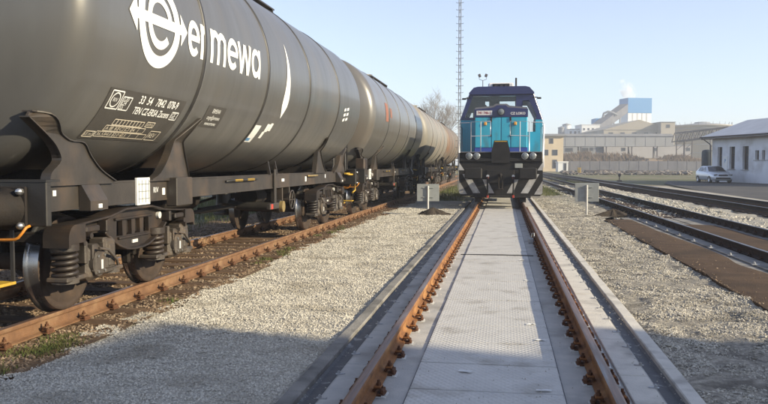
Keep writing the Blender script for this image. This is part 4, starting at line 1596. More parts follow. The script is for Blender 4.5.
def _(b):
    b.box((0, -0.18, 1.03), (0.12, 0.3, 0.12), 0, ch=0.02)
    b.tube([(0, -0.3, 1.05), (0, -0.42, 1.08), (0, -0.48, 1.02), (0, -0.44, 0.95), (0, -0.36, 0.96)], 0.035, 8, 0)
    b.tube([(-0.06, -0.3, 1.0), (-0.07, -0.34, 0.75), (-0.05, -0.34, 0.55)], 0.022, 8, 0)
    b.tube([(0.06, -0.3, 1.0), (0.07, -0.34, 0.75), (0.05, -0.34, 0.55)], 0.022, 8, 0)
    b.box((0, -0.34, 0.55), (0.2, 0.05, 0.06), 0, ch=0.015)
lp('draw_hook', 'grime_shade', _)


def _(b):
    b.box((0.62, -0.03, 1.36), (0.26, 0.03, 0.16), 0, ch=0.008)
lp('socket_plate', 'sign_back', _)


# cover over the coupling, with a yellow edge
def _(b):
    b.plate([(-0.32, 1.46), (0.32, 1.46), (0.32, 1.86), (0.23, 2.24), (-0.23, 2.24), (-0.32, 1.86)], (), 0.12, lambda u, v, w: (u, 0.06 - w, v), 0)
    b.box((0, -0.062, 2.21), (0.42, 0.012, 0.03), 1)
lp('coupling_cover', ['loco_black', 'paint_yellow'], _)


# hood
HY = 1.0
def _(b):
    b.box((0, HY + 0.95, 2.50), (1.88, 1.88, 1.24), 0, ch=0.02)
    b.box((0, HY + 0.95, 1.94), (1.90, 1.9, 0.17), 1, ch=0.01)
hood = lp('hood', ['loco_turquoise', 'loco_blue_band'], _)
def _(b):
    out = [(-0.955, 3.12), (0.955, 3.12), (0.955, 3.40), (0.25, 3.46), (0.16, 3.54), (-0.16, 3.54), (-0.25, 3.46), (-0.955, 3.40)]
    b.plate(out, (), 1.9, lambda u, v, w: (u, HY + 1.88 - w, v), 0)
    b.plate([(-0.95, 3.405), (-0.26, 3.465), (-0.17, 3.545), (0.17, 3.545), (0.26, 3.465), (0.95, 3.405), (0.92, 3.47), (0.3, 3.53), (0.2, 3.6), (-0.2, 3.6), (-0.3, 3.53), (-0.92, 3.47)][::-1], (), 1.8, lambda u, v, w: (u, HY + 1.88 - w, v), 1)
lp('hood_top', ['loco_navy', 'loco_grey'], _, hood)
def _(b):
    b.cyl((0, HY, 3.30), (0, HY - 0.10, 3.30), 0.13, n=24, m=0)
    b.lathe([(0.11, -0.10), (0.08, -0.115), (0.001, -0.125)], (0, HY, 3.30), 'y', 24, 1)
lp('headlight', ['loco_black', 'lamp_glass'], _)
def _(b):
    b.box((-0.60, HY - 0.026, 3.27), (0.56, 0.012, 0.16), 0)
    vs, fs = text_geo('741 746-1', 0.135, 'CENTER', 0.003)
    b.add([(-0.60 + x * 0.86, HY - 0.036, 3.268 + z) for x, z in vs], fs, 1)
lp('number_plate', ['plate_white', 'plate_red'], _, hood)
def _(b):
    vs, fs = text_geo('CZ LOKO', 0.12, 'CENTER', 0.004)
    b.add([(0.60 + x, HY - 0.026, 3.24 + z) for x, z in vs], fs, 0)
lp('lettering', ['plate_white'], _, hood)
for x0, x1 in ((-0.93, -0.36), (-0.34, -0.01), (0.01, 0.33), (0.35, 0.93)):
    def _(b, x0=x0, x1=x1):
        b.box(((x0 + x1) / 2, HY - 0.002, 2.56), (x1 - x0 - 0.02, 0.03, 1.08), 0, ch=0.008)
    d = lp('hood_door', 'loco_turquoise', _, hood)
for x in (-0.35, 0.34):
    def _(b, x=x):
        b.box((x, HY - 0.03, 3.03), (0.06, 0.04, 0.16), 0, ch=0.008)
        b.box((x, HY - 0.03, 2.45), (0.03, 0.03, 0.08), 0, ch=0.008)
    lp('door_latch', 'loco_black', _, hood)
for x in (-0.56, 0.51):
    def _(b, x=x):
        b.box((x, HY - 0.04, 2.88), (0.10, 0.06, 0.12), 0, ch=0.02)
    lp('marker_lamp', 'amber', _, hood)

# rear hood
def _(b):
    b.box((0, 8.9, 2.60), (1.9, 6.6, 1.5), 0, ch=0.03)
    b.box((0, 8.9, 1.94), (1.92, 6.62, 0.17), 1, ch=0.01)
lp('rear_hood', ['loco_turquoise', 'loco_blue_band'], _)

# cab
CY0, CY1 = 2.9, 5.6
WAIST = 3.12
lowf = [(-1.56, 1.86), (1.56, 1.86), (1.56, WAIST), (1.30, WAIST), (1.30, 2.66), (0.80, 2.66), (0.80, WAIST), (-1.56, WAIST)]
upf = [(-1.56, WAIST + .003), (0.80, WAIST + .003), (0.80, 3.86), (1.05, 3.86), (1.34, 3.30), (1.30, WAIST + .003), (1.56, WAIST + .003), (1.20, 4.14), (1.03, 4.34), (-1.03, 4.34), (-1.20, 4.14)]
wsh = [(-1.40, 3.22), (0.56, 3.22), (0.56, 4.05), (-1.08, 4.05)]
def _(b):
    b.plate(lowf, (), 0.06, lambda u, v, w: (u, CY0 + 0.06 - w, v), 0)
    b.plate(upf, (wsh,), 0.06, lambda u, v, w: (u, CY0 + 0.06 - w, v), 1)
    b.plate(lowf, (), 0.06, lambda u, v, w: (u, CY1 + 0.06 - w, v), 0)
    b.plate(upf, (wsh,), 0.06, lambda u, v, w: (u, CY1 + 0.06 - w, v), 1)
    for s in (-1, 1):
        b.box((s * 1.53, (CY0 + CY1) / 2 + 0.03, 2.49), (0.06, CY1 - CY0 - 0.07, 1.26), 0)
        # upper side posts and roof rail, window openings between them
        for yy in (CY0 + 0.16, (CY0 + CY1) / 2, CY1 - 0.1):
            p0, p1 = Vector((s * 1.535, yy, WAIST)), Vector((s * 1.19, yy, 4.12))
            b.cyl(p0, p1, 0.06, n=8, m=1)
    b.box((0, (CY0 + CY1) / 2, 1.90), (3.0, CY1 - CY0 - 0.1, 0.06), 2)
cab = lp('cab', ['loco_turquoise', 'loco_navy', 'interior_dark'], _)
def _(b):
    out = [(-1.23, 4.10), (1.23, 4.10), (1.24, 4.16), (1.06, 4.36), (0.9, 4.40), (-0.9, 4.40), (-1.06, 4.36), (-1.24, 4.16)]
    b.plate(out, (), CY1 - CY0 + 0.36, lambda u, v, w: (u, CY1 + 0.24 - w, v), 0)
lp('roof', 'loco_navy', _, cab)
for yy in (CY0 + 0.03, CY1 + 0.03):
    def _(b, yy=yy):
        b.plate(wsh, (), 0.012, lambda u, v, w: (u, yy - w, v), 0)
    lp('windscreen', 'cab_glass', _, cab)
    def _(b, yy=yy):
        b.plate([(0.82, 2.68), (1.28, 2.68), (1.32, 3.30), (1.04, 3.84), (0.82, 3.84)], (), 0.012, lambda u, v, w: (u, yy - w, v), 0)
    lp('door_window', 'cab_glass', _, cab)
for s in (-1, 1):
    def _(b, s=s):
        for ya, yb in ((CY0 + 0.22, (CY0 + CY1) / 2 - 0.06), ((CY0 + CY1) / 2 + 0.06, CY1 - 0.16)):
            vs = [(s * 1.53, ya, WAIST), (s * 1.53, yb, WAIST), (s * 1.20, yb, 4.09), (s * 1.20, ya, 4.09)]
            b.add(vs, [(0, 1, 2, 3)])
    lp('side_window', 'cab_glass', _, cab)
    def _(b, s=s):
        b.tube([(s * 1.2, CY0, 3.98), (s * 1.36, CY0 - 0.12, 3.96), (s * 1.44, CY0 - 0.14, 3.92)], 0.02, 6, 0)
        b.box((s * 1.42, CY0 - 0.16, 3.93), (0.16, 0.03, 0.07), 0, ch=0.01)
    lp('mirror', 'loco_black', _, cab)
def _(b):
    b.box((-0.45, CY0 + 0.9, 2.7), (0.6, 0.6, 0.12), 0, ch=0.03)
    b.box((-0.28, CY0 + 1.2, 3.45), (0.42, 0.14, 1.3), 0, ch=0.05)
    b.box((-0.85, CY0 + 1.3, 3.35), (0.55, 0.3, 0.9), 0, ch=0.05)
lp('driver_seat', 'interior_dark', _, cab)
def _(b):
    b.box((-0.98, CY0 + 0.22, 3.72), (0.72, 0.03, 0.62), 0, ch=0.01)  # added dark panel, stands for the dim left part of the cab
    b.box((-0.35, CY0 + 0.22, 3.96), (1.8, 0.03, 0.16), 0, ch=0.01)
lp('blind_and_shade', 'interior_dark', _, cab)
def _(b):
    b.box((-0.3, CY0 + 0.35, 3.0), (2.2, 0.5, 0.3), 0, ch=0.03)
    b.box((-0.8, CY0 + 0.5, 3.3), (0.6, 0.1, 0.3), 0, ch=0.02)
lp('control_desk', 'interior_dark', _, cab)
def _(b):
    b.box((-0.02, CY0 + 0.9, 4.50), (1.0, 0.9, 0.20), 0, ch=0.05)
    b.box((-0.02, CY0 + 0.44, 4.51), (0.66, 0.03, 0.10), 1, ch=0.01)
    for q in (-0.22, 0.0, 0.18):
        b.cyl((q, CY0 + 0.46, 4.50), (q, CY0 + 0.40, 4.50), 0.06, n=14, m=1)
lp('air_conditioner', ['plate_white', 'interior_dark'], _, cab)
def _(b):
    b.cyl((0.56, CY0 + 0.5, 4.38), (0.56, CY0 + 0.5, 4.78), 0.035, n=8)
lp('antenna', 'loco_black', _, cab)
# platform and railings
def _(b):
    b.box((0, 0.55, 1.84), (2.84, 1.1, 0.03), 0)
    for s in (-1, 1):
        b.box((s * 1.22, 2.0, 1.84), (0.42, 2.0, 0.03), 0)
lp('platform', 'loco_grey', _)
RP = [
    [(-1.04, 0.15, 1.62), (-1.04, 0.15, 2.90), (-0.36, 0.15, 2.92), (-0.36, 0.15, 2.42), (-1.04, 0.15, 2.40)],
    [(0.98, 0.15, 1.62), (0.98, 0.15, 2.90), (0.32, 0.15, 2.92), (0.32, 0.15, 2.42), (0.98, 0.15, 2.40)],
    [(-0.70, 0.15, 1.86), (-0.70, 0.15, 2.91)],
    [(0.66, 0.15, 1.86), (0.66, 0.15, 2.91)],
    [(-1.49, 0.3, 1.3), (-1.49, 0.3, 2.80), (-1.42, 0.3, 2.88), (-1.10, 0.2, 2.88)],
    [(1.49, 0.3, 1.3), (1.49, 0.3, 2.80), (1.42, 0.3, 2.88), (1.04, 0.2, 2.88)],
    [(-1.49, 0.9, 1.3), (-1.49, 0.9, 2.80), (-1.49, 2.6, 2.80), (-1.49, 2.6, 1.86)],
    [(1.49, 0.9, 1.3), (1.49, 0.9, 2.80), (1.49, 2.6, 2.80), (1.49, 2.6, 1.86)],
]
for pth in RP:
    def _(b, pth=pth):
        b.tube(pth, 0.015, 8)
    lp('handrail', 'rail_silver', _)
# lower running gear
for yy in (2.6, 10.4):
    for q in (-1.2, 1.2):
        def _(b, yy=yy, q=q):
            for s in (-1, 1):
                b.lathe([(0.001, s * 0.05), (0.47, s * 0.05), (0.50, s * 0.0), (0.52, -s * 0.03), (0.52, -s * 0.06), (0.001, -s * 0.06)], (s * 0.80, yy + q, 0.5), 'x', 28, 0)
            b.cyl((-0.80, yy + q, 0.5), (0.80, yy + q, 0.5), 0.09, n=12)
        lp('wheelset', 'wheel_brown', _)
    def _(b, yy=yy):
        for s in (-1, 1):
            b.box((s * 1.05, yy, 0.72), (0.16, 3.6, 0.32), 0, ch=0.04)
        b.box((0, yy, 0.7), (2.0, 0.5, 0.3), 0)
    lp('bogie_frame', 'loco_black', _)

# ================================================================== small signs by the middle track


def small_sign(px, d, w, h, top, lab, lean, pile_dx):
    x, y = at(px, d)
    root = empty('track_sign', (x, y, -0.02), R(lean))
    tag(root, lab, 'sign', 'small signs beside the middle track')
    b = MB()
    b.box((0, 0.03, top - h / 2), (w, 0.012, h), 0, ch=0.02)
    b.build('sign_plate', 'sign_back', root)
    b = MB()
    b.cyl((0, 0, -0.2), (0, 0, top - 0.06), 0.03, n=12)
    b.build('post', 'post_white', root)
    for zz in (top - h * 0.22, top - h * 0.76):
        b = MB()
        b.box((0, 0.012, zz), (w * 0.5, 0.02, 0.028), 0, ch=0.004)
        b.build('clamp', 'sign_back', root)
    # heap of soil at the foot
    b = MB()
    n, k = 30, 8
    vs = []
    for j in range(k + 1):
        t = j / k
        for i in range(n):
            a = 2 * math.pi * i / n
            rr = (0.62 + 0.16 * math.sin(3 * a + px) + 0.08 * math.sin(7 * a)) * (1 - t)
            hx, hy = rr * math.cos(a), rr * 0.6 * math.sin(a)
            vs.append((pile_dx + hx + 0.05 * t, hy - 0.05, -0.02 + 0.26 * t ** 1.4 + 0.06 * (float(vnoise((hx + px) * 9, hy * 9, 3)) - .5) * (t > 0)))
    fs = [(j * n + i, j * n + (i + 1) % n, (j + 1) * n + (i + 1) % n, (j + 1) * n + i) for j in range(k) for i in range(n)]
    b.add(vs, fs, 0, False)
    o = b.build('soil_heap', 'soil', None, (x, y, 0))
    return root, o


_, h1 = small_sign(428, 24.0, 0.70, 0.55, 0.98, 'grey sign on a pale post between the tank wagons and the middle track', 4, 0.12)
tag(h1, 'heap of dark soil at the foot of the sign beside the tank wagons', 'soil heap', 'soil heaps at the signs')
_, h2 = small_sign(587, 23.6, 0.72, 0.58, 1.02, 'grey sign on a pale post beside the brown matting and the dark track', -3, 0.75)
tag(h2, 'heap of dark soil between the right sign and the dark track', 'soil heap', 'soil heaps at the signs')

# scraps of paper on the tread plates
for k, (px, py, lab) in enumerate([(532, 328, 'white paper scrap on the concrete left of the right rail, larger and farther'), (542, 344.5, 'narrow white scrap near the right rail'),
                                    (546, 397, 'white paper scrap lying nearest to the viewer on the tread plates'), (522, 262, 'tiny pale scrap far along the tread plates'),
                                    (529, 283, 'small pale scrap on the shaded half of the plates'), (466, 377, 'pale streaky scrap on the left half of the plates')]):
    d = CAMZ * FPX / (py - 164)
    x, y = at(px, d)
    b = MB()
    vs = []
    for i in range(4):
        for j in range(3):
            vs.append((-0.05 + 0.033 * i + random.uniform(-.006, .006), -0.02 + 0.02 * j + random.uniform(-.006, .006), 0.003 + 0.008 * random.random()))
    fs = [(i * 3 + j, (i + 1) * 3 + j, (i + 1) * 3 + j + 1, i * 3 + j + 1) for i in range(3) for j in range(2)]
    b.add(vs, fs)
    o = b.build('paper_scrap', 'paper', None, (x, y, 0.02), (0, 0, random.uniform(-.5, .5)))
    tag(o, lab, 'paper scrap', 'paper scraps on the plates')
# cable lying across the plates and its bracket
b = MB()
_, yc = at(505, CAMZ * FPX / (257 - 164))
b.tube([(GC - 0.62, yc + 0.02, 0.022), (GC - 0.3, yc - 0.01, 0.028), (GC + 0.1, yc + 0.012, 0.028), (GC + 0.45, yc - 0.01, 0.028), (GC + 0.62, yc + 0.03, 0.02)], 0.008, 6)
tag(b.build('cable', 'loco_black'), 'thin black cable lying across the tread plates between the rails', 'cable')
b = MB()
b.box((0, 0, 0.05), (0.10, 0.14, 0.10), 0, ch=0.01)
b.tube([(0.0, 0, 0.1), (0.02, 0, 0.2), (0.06, 0, 0.2), (0.06, 0, 0.12)], 0.012, 6)
o = b.build('rail_contact', 'galvanised', None, (GC + 0.66, at(543, 15.2)[1], 0.0))
tag(o, 'small grey metal contact box clamped beside the right rail', 'rail contact')
# ================================================================== surroundings
mat('render_white', (0.80, 0.81, 0.83), (0.70, 0.71, 0.74), 0.8, 0.85, c3=(0.58, 0.57, 0.57), scale3=0.55, thr3=(0.52, 0.68), bump=0.15, bscale=10)
mat('render_beige', (0.55, 0.45, 0.31), (0.48, 0.39, 0.27), 0.5, 0.85)
mat('roof_pale', (0.52, 0.53, 0.55), (0.44, 0.45, 0.47), 0.7, 0.6)
mat('eave_brown', (0.13, 0.085, 0.06), (0.09, 0.06, 0.045), 2, 0.8)
mat('roof_grey', (0.2, 0.2, 0.2), (0.15, 0.15, 0.15), 0.5, 0.8)
mat('car_silver', (0.66, 0.69, 0.73), None, rough=0.3, metal=0.35, coat=0.6)
mat('tyre', (0.02, 0.02, 0.021), None, rough=0.85)
mat('tank_blue_dark', (0.035, 0.05, 0.062), (0.028, 0.04, 0.05), 2, 0.6)
mat('factory_blue', (0.028, 0.19, 0.43), (0.025, 0.17, 0.39), 0.05, 0.6)
mat('factory_white', (0.70, 0.70, 0.69), (0.63, 0.63, 0.62), 0.05, 0.7)
mat('factory_tan', (0.33, 0.295, 0.24), (0.28, 0.25, 0.205), 0.06, 0.85)
mat('factory_grey', (0.25, 0.255, 0.265), (0.21, 0.215, 0.225), 0.08, 0.7)
mat('low_wall', (0.36, 0.34, 0.33), (0.28, 0.265, 0.26), 0.15, 0.8)
mat('steel_dark', (0.055, 0.05, 0.055), (0.08, 0.06, 0.055), 0.5, 0.7)
mat('fence_grey', (0.115, 0.115, 0.13), (0.085, 0.085, 0.10), 0.4, 0.85)
mat('dry_ground', (0.24, 0.17, 0.10), (0.17, 0.12, 0.07), 0.3, 0.95, c3=(0.12, 0.10, 0.06), scale3=0.12)
mat('rubble', (0.22, 0.19, 0.16), (0.10, 0.085, 0.075), 0.7, 0.95, island=0.4)
mat('bark', (0.34, 0.30, 0.265), (0.26, 0.23, 0.20), 4, 0.95)
mat('mast_grey', (0.17, 0.18, 0.20), (0.13, 0.14, 0.155), 2, 0.5, metal=0.4)
mat('kiosk_white', (0.66, 0.66, 0.64), None, rough=0.7)


def house_block(name, label, cat, c, size, rz, wmat, windows=(), roof='flat', rmat='roof_grey', eave=0.4, ridge=0.0, base=-0.12):
    """box building; c = centre of its base, windows: (side, u, z, w, h) with side 'f' (-y) or 'l' (-x)"""
    root = empty(name, (c[0], c[1], base), rz)
    tag(root, label, cat)
    L_, D_, H_ = size
    b = MB()
    b.box((0, 0, H_ / 2), (L_, D_, H_), 0)
    b.build('wall', wmat, root)
    b = MB()
    if roof == 'flat':
        b.box((0, 0, H_ + 0.12), (L_ + 2 * eave, D_ + 2 * eave, 0.24), 0)
    elif roof == 'gable_x':       # ridge along x
        b.plate([(-D_ / 2 - eave, H_), (D_ / 2 + eave, H_), (0, H_ + ridge)], (), L_ + 2 * eave, lambda u, v, w: (-L_ / 2 - eave + w, u, v), 0)
    elif roof == 'gable_y':
        b.plate([(-L_ / 2 - eave, H_), (L_ / 2 + eave, H_), (0, H_ + ridge)], (), D_ + 2 * eave, lambda u, v, w: (u, D_ / 2 + eave - w, v), 0)
    b.build('roof', rmat, root)
    for side, u, z, w, h in windows:
        f = MB()
        t = 0.1
        p = MB()
        if side == 'f':
            yb = -D_ / 2
            for (cu, cz, sw, sh) in ((u - w / 2, z, t, h + t), (u + w / 2, z, t, h + t), (u, z - h / 2, w - t, t), (u, z + h / 2, w - t, t)):
                f.box((cu, yb - 0.03, cz), (sw, 0.1, sh), 0)
            p.box((u, yb - 0.01, z), (w - 0.05, 0.04, h - 0.05), 0)
        else:
            xb = -L_ / 2
            for (cu, cz, sw, sh) in ((u - w / 2, z, t, h + t), (u + w / 2, z, t, h + t), (u, z - h / 2, w - t, t), (u, z + h / 2, w - t, t)):
                f.box((xb - 0.03, cu, cz), (0.1, sw, sh), 0)
            p.box((xb - 0.01, u, z), (0.04, w - 0.05, h - 0.05), 0)
        fo = f.build('window', 'fence_grey', root)
        p.build('pane', 'window_dark', fo)
    return root


# ---- long house on the right with recessed windows
hx, hy = at(711.5, 71.5)
kx, ky = at(768, 63.0)
hl = math.hypot(kx - hx, ky - hy)
hang = math.atan2(ky - hy, kx - hx)
house = empty('long_house', (hx, hy, -0.1), hang)
tag(house, 'low white rendered house with pale roof beyond the asphalt yard', 'house')
WL, WD, WH = 19.0, 8.0, 4.15


def wall_u(px):
    lo, hi = 0.0, 30.0
    for _ in range(50):
        md = (lo + hi) / 2
        X, Y = hx + md * math.cos(hang), hy + md * math.sin(hang)
        q = 384 + FPX * (X * math.cos(YAW) + Y * math.sin(YAW)) / (-X * math.sin(YAW) + Y * math.cos(YAW))
        lo, hi = (md, hi) if q < px else (lo, md)
    return lo


ops = []
for pa, pb, z0, z1, kind in ((717, 721.5, 1.3, 3.25, 'w'), (728.8, 734.2, 1.25, 3.25, 'w'), (742, 748, 1.2, 3.25, 'w'), (754.5, 758.3, 2.05, 2.85, 'w'), (761.3, 764.3, 2.05, 2.85, 'w'), (767.3, 770.5, 2.05, 2.85, 'w'), (775, 781, 1.2, 3.2, 'w')):
    ops.append((wall_u(pa), wall_u(pb), z0, z1))
b = MB()
b.plate([(0, 0), (WL, 0), (WL, WH), (0, WH)], [[(a, c), (d_, c), (d_, e), (a, e)] for a, d_, c, e in ops], 0.35, lambda u, v, w: (u, 0.35 - w, v), 0)
b.box((0.175, WD / 2 + 0.18, WH / 2), (0.35, WD - 0.36, WH), 0)
b.box((WL - 0.175, WD / 2 + 0.18, WH / 2), (0.35, WD - 0.36, WH), 0)
b.box((WL / 2, WD - 0.15, WH / 2), (WL - 0.72, 0.3, WH), 0)
b.build('wall', 'render_white', house)
for a, d_, c, e in ops:
    b = MB()
    w = d_ - a
    for cu, cz, sw, sh in ((a + 0.03, (c + e) / 2, 0.06, e - c), (d_ - 0.03, (c + e) / 2, 0.06, e - c), ((a + d_) / 2, c + 0.03, w - .12, 0.06), ((a + d_) / 2, e - 0.03, w - .12, 0.06), ((a + d_) / 2, c + (e - c) * 0.62, w - .12, 0.05)):
        b.box((cu, 0.24, cz), (sw, 0.07, sh), 0)
    fo = b.build('window', 'eave_brown', house)
    b = MB()
    b.box(((a + d_) / 2, 0.27, (c + e) / 2), (w - 0.1, 0.02, e - c - 0.1), 0)
    b.build('pane', 'window_dark', fo)
    b = MB()
    b.box(((a + d_) / 2, -0.03, c - 0.035), (w + 0.2, 0.16, 0.06), 0)
    b.build('sill', 'concrete', fo)
b = MB()
prof = [(-0.75, WH - 0.10), (-0.75, WH + 0.08), (WD / 2, WH + 1.75), (WD + 0.6, WH + 0.05), (WD + 0.6, WH - 0.10), (WD / 2, WH + 1.5)]
b.plate(prof, (), WL + 1.2, lambda u, v, w: (-0.8 + w, u, v), 0)
ro = b.build('roof', 'roof_pale', house)
b = MB()
b.box((WL / 2 - 0.2, -0.70, WH - 0.06), (WL + 1.1, 0.05, 0.26), 0)
b.box((WL / 2 - 0.2, -0.36, WH - 0.12), (WL + 1.1, 0.68, 0.04), 0)
b.build('eave_board', 'eave_brown', ro)
b = MB()
b.tube([(-0.78, -0.80, WH + 0.02), (WL + 0.3, -0.80, WH + 0.02)], 0.07, 8)
b.tube([(-0.5, -0.80, WH - 0.02), (-0.3, -0.2, WH - 0.5), (-0.12, -0.08, WH - 0.7), (-0.12, -0.08, 0.1)], 0.05, 8)
b.build('gutter', 'steel_dark', ro)
b = MB()
up = wall_u(725.0)
b.box((up, -0.02, 1.75), (0.75, 0.03, 1.3), 0)
vs, fs = text_geo('P', 0.5, 'CENTER', 0.01)
b.add([(up + x, -0.04, 1.95 + z) for x, z in vs], fs, 1)
b.build('notice_board', ['decal_white', 'decal_blue'], house)

# ---- dark tank at the end of the house
x, y = at(707, 77)
tk = empty('storage_tank', (x, y, -0.1), 0.2)
tag(tk, 'tall dark blue storage tank at the far end of the white house', 'tank')
b = MB()
b.lathe([(0.001, 0.5), (0.54, 0.5), (0.56, 0.55), (0.56, 2.85), (0.50, 3.05), (0.25, 3.14), (0.001, 3.16)], (0, 0, 0), 'z', 28, 0)
b.build('vessel', 'tank_blue_dark', tk)
for i in range(4):
    b = MB()
    a = math.pi / 4 + i * math.pi / 2
    b.box((0.42 * math.cos(a), 0.42 * math.sin(a), 0.25), (0.09, 0.09, 0.55), 0)
    b.build('leg', 'steel_dark', tk)

# ---- parked car
cxp, cyp = at(713.5, 67.0)
car = empty('parked_car', (cxp, cyp, -0.045), R(6))
tag(car, 'silver hatchback car parked in front of the white house', 'car')
# stations along the car: y (front negative), half width, bottom, shoulder height
ST = [(-2.18, 0.62, 0.30, 0.56), (-2.10, 0.80, 0.24, 0.72), (-1.85, 0.88, 0.20, 0.82), (-1.3, 0.905, 0.20, 0.91), (-0.75, 0.91, 0.20, 0.98), (0.4, 0.91, 0.20, 1.0),
      (1.5, 0.90, 0.20, 1.03), (2.0, 0.86, 0.26, 1.02), (2.22, 0.78, 0.34, 0.98), (2.28, 0.66, 0.42, 0.90)]
b = MB()
rings = []
for yv, hw, zb, zt in ST:
    ring = []
    for s in (1, -1):
        q = [(hw * 0.86, zb), (hw * 0.97, zb + 0.10), (hw, zb + (zt - zb) * 0.5), (hw * 0.985, zt - 0.08), (hw * 0.90, zt)]
        q = q if s > 0 else q[::-1]
        ring += [(s * u, yv, v) for u, v in q]
    rings.append(ring)
k = len(rings[0])
vs = [p for r_ in rings for p in r_]
b.add(vs, [(j * k + i, (j + 1) * k + i, (j + 1) * k + (i + 1) % k, j * k + (i + 1) % k) for j in range(len(rings) - 1) for i in range(k)], 0, True)
b.add(rings[0], [tuple(range(k))], 0)
b.add(rings[-1], [tuple(range(k))[::-1]], 0)
body = b.build('body', 'car_silver', car)
b = MB()
GH = [(-0.82, 0.80, 0.97), (-0.05, 0.63, 1.42), (0.25, 0.615, 1.465), (1.0, 0.60, 1.46), (1.55, 0.59, 1.38), (2.10, 0.74, 1.01)]
gv = []
for yv, hw, zt in GH:
    gv += [(-0.83, yv, 0.98), (-hw, yv, zt), (hw, yv, zt), (0.83, yv, 0.98)]
b.add(gv, [(j * 4 + i, (j + 1) * 4 + i, (j + 1) * 4 + i + 1, j * 4 + i + 1) for j in range(len(GH) - 1) for i in range(3)], 0, True)
b.build('roof', 'car_silver', car)
b = MB()
b.add([(-0.74, -0.80, 1.005), (0.74, -0.80, 1.005), (0.58, -0.11, 1.415), (-0.58, -0.11, 1.415)], [(0, 1, 2, 3)])
b.build('windscreen', 'window_dark', car)
for s in (-1, 1):
    for ya, yb in ((-0.45, 0.45), (0.55, 1.45)):
        b = MB()
        def sw(yv, top):
            return (s * (0.665 if top else 0.835), yv, 1.36 if top else 1.03)
        b.add([sw(ya, 0), sw(yb, 0), sw(yb - 0.1, 1), sw(ya + (0.45 if ya < 0 else 0.0), 1)], [(0, 1, 2, 3) if s > 0 else (3, 2, 1, 0)])
        b.build('side_window', 'window_dark', car)
    b = MB()
    b.box((s * 0.60, -2.10, 0.70), (0.36, 0.14, 0.15), 0, ch=0.05, rot=Matrix.Rotation(-s * 0.35, 3, 'Z'))
    b.build('headlight', 'lamp_glass', car)
    b = MB()
    b.box((s * 0.98, -0.55, 1.06), (0.2, 0.1, 0.13), 0, ch=0.04)
    b.build('mirror', 'car_silver', car)
    for yv in (-1.38, 1.32):
        b = MB()
        b.lathe([(0.20, s * 0.11), (0.29, s * 0.11), (0.315, s * 0.06), (0.315, -s * 0.1), (0.2, -s * 0.1)], (s * 0.82, yv, 0.315), 'x', 24, 0)
        wv = b.build('wheel', 'tyre', car)
        b = MB()
        b.lathe([(0.001, s * 0.085), (0.05, s * 0.095), (0.16, s * 0.07), (0.20, s * 0.105)], (s * 0.82, yv, 0.315), 'x', 20, 0)
        b.build('rim', 'rail_silver', wv)
b = MB()
b.box((0, -2.15, 0.68), (0.78, 0.10, 0.12), 0, ch=0.02)
b.box((0, -2.17, 0.40), (1.25, 0.08, 0.17), 0, ch=0.03)
b.build('grille', 'tyre', car)
b = MB()
b.box((0, -2.215, 0.54), (0.52, 0.02, 0.11), 0)
b.build('number_plate', 'plate_white', car)

# ---- lattice mast and flood-light pole
x, y = at(459.2, 47.0)
mast = empty('step_iron_mast', (x, y, -0.1))
tag(mast, 'tall slender grey mast with step irons rising beside the locomotive', 'mast')
b = MB()
for sx, sy in ((-.07, -.07), (.07, -.07), (.07, .07), (-.07, .07)):
    b.cyl((sx, sy, 0), (sx * .7, sy * .7, 22), 0.022, n=6)
z = 0.3
side = 0
while z < 21.6:
    for (a, c) in (((-.07, -.07), (.07, -.07)), ((.07, -.07), (.07, .07)), ((.07, .07), (-.07, .07)), ((-.07, .07), (-.07, -.07))):
        b.cyl((a[0], a[1], z), (c[0], c[1], z + 0.42), 0.010, n=4)
    z += 0.42
b.build('lattice', 'mast_grey', mast)
b = MB()
b.cyl((-0.21, -0.07, 0), (0.21, -0.07, 0), 0.013, n=6)
b.cyl((-0.21, -0.07, 0), (-0.21, -0.07, 0.05), 0.013, n=6)
b.cyl((0.21, -0.07, 0), (0.21, -0.07, 0.05), 0.013, n=6)
rung = b.mesh('step_iron', ['mast_grey'])
for i in range(48):
    inst('step_iron', rung, mast, (0, 0, 0.6 + 0.42 * i))
x, y = at(482.2, 85)
pole = empty('floodlight_pole', (x, y, -0.1))
tag(pole, 'thin pole with two floodlights above the locomotive roof', 'light pole')
b = MB()
b.cyl((0, 0, 0), (0, 0, 11.0), 0.11, 0.05, n=10)
b.tube([(-0.4, 0, 11.35), (-0.4, 0, 11.1), (0, 0, 10.95), (0.4, 0, 11.1), (0.4, 0, 11.35)], 0.03, 6)
b.build('post', 'mast_grey', pole)
for s in (-1, 1):
    b = MB()
    b.box((s * 0.36, -0.05, 11.5), (0.3, 0.22, 0.36), 0, ch=0.05, rot=Matrix.Rotation(s * 0.35, 3, 'Y'))
    b.build('floodlight', 'steel_dark', pole)

# ---- bare tree behind the wagons


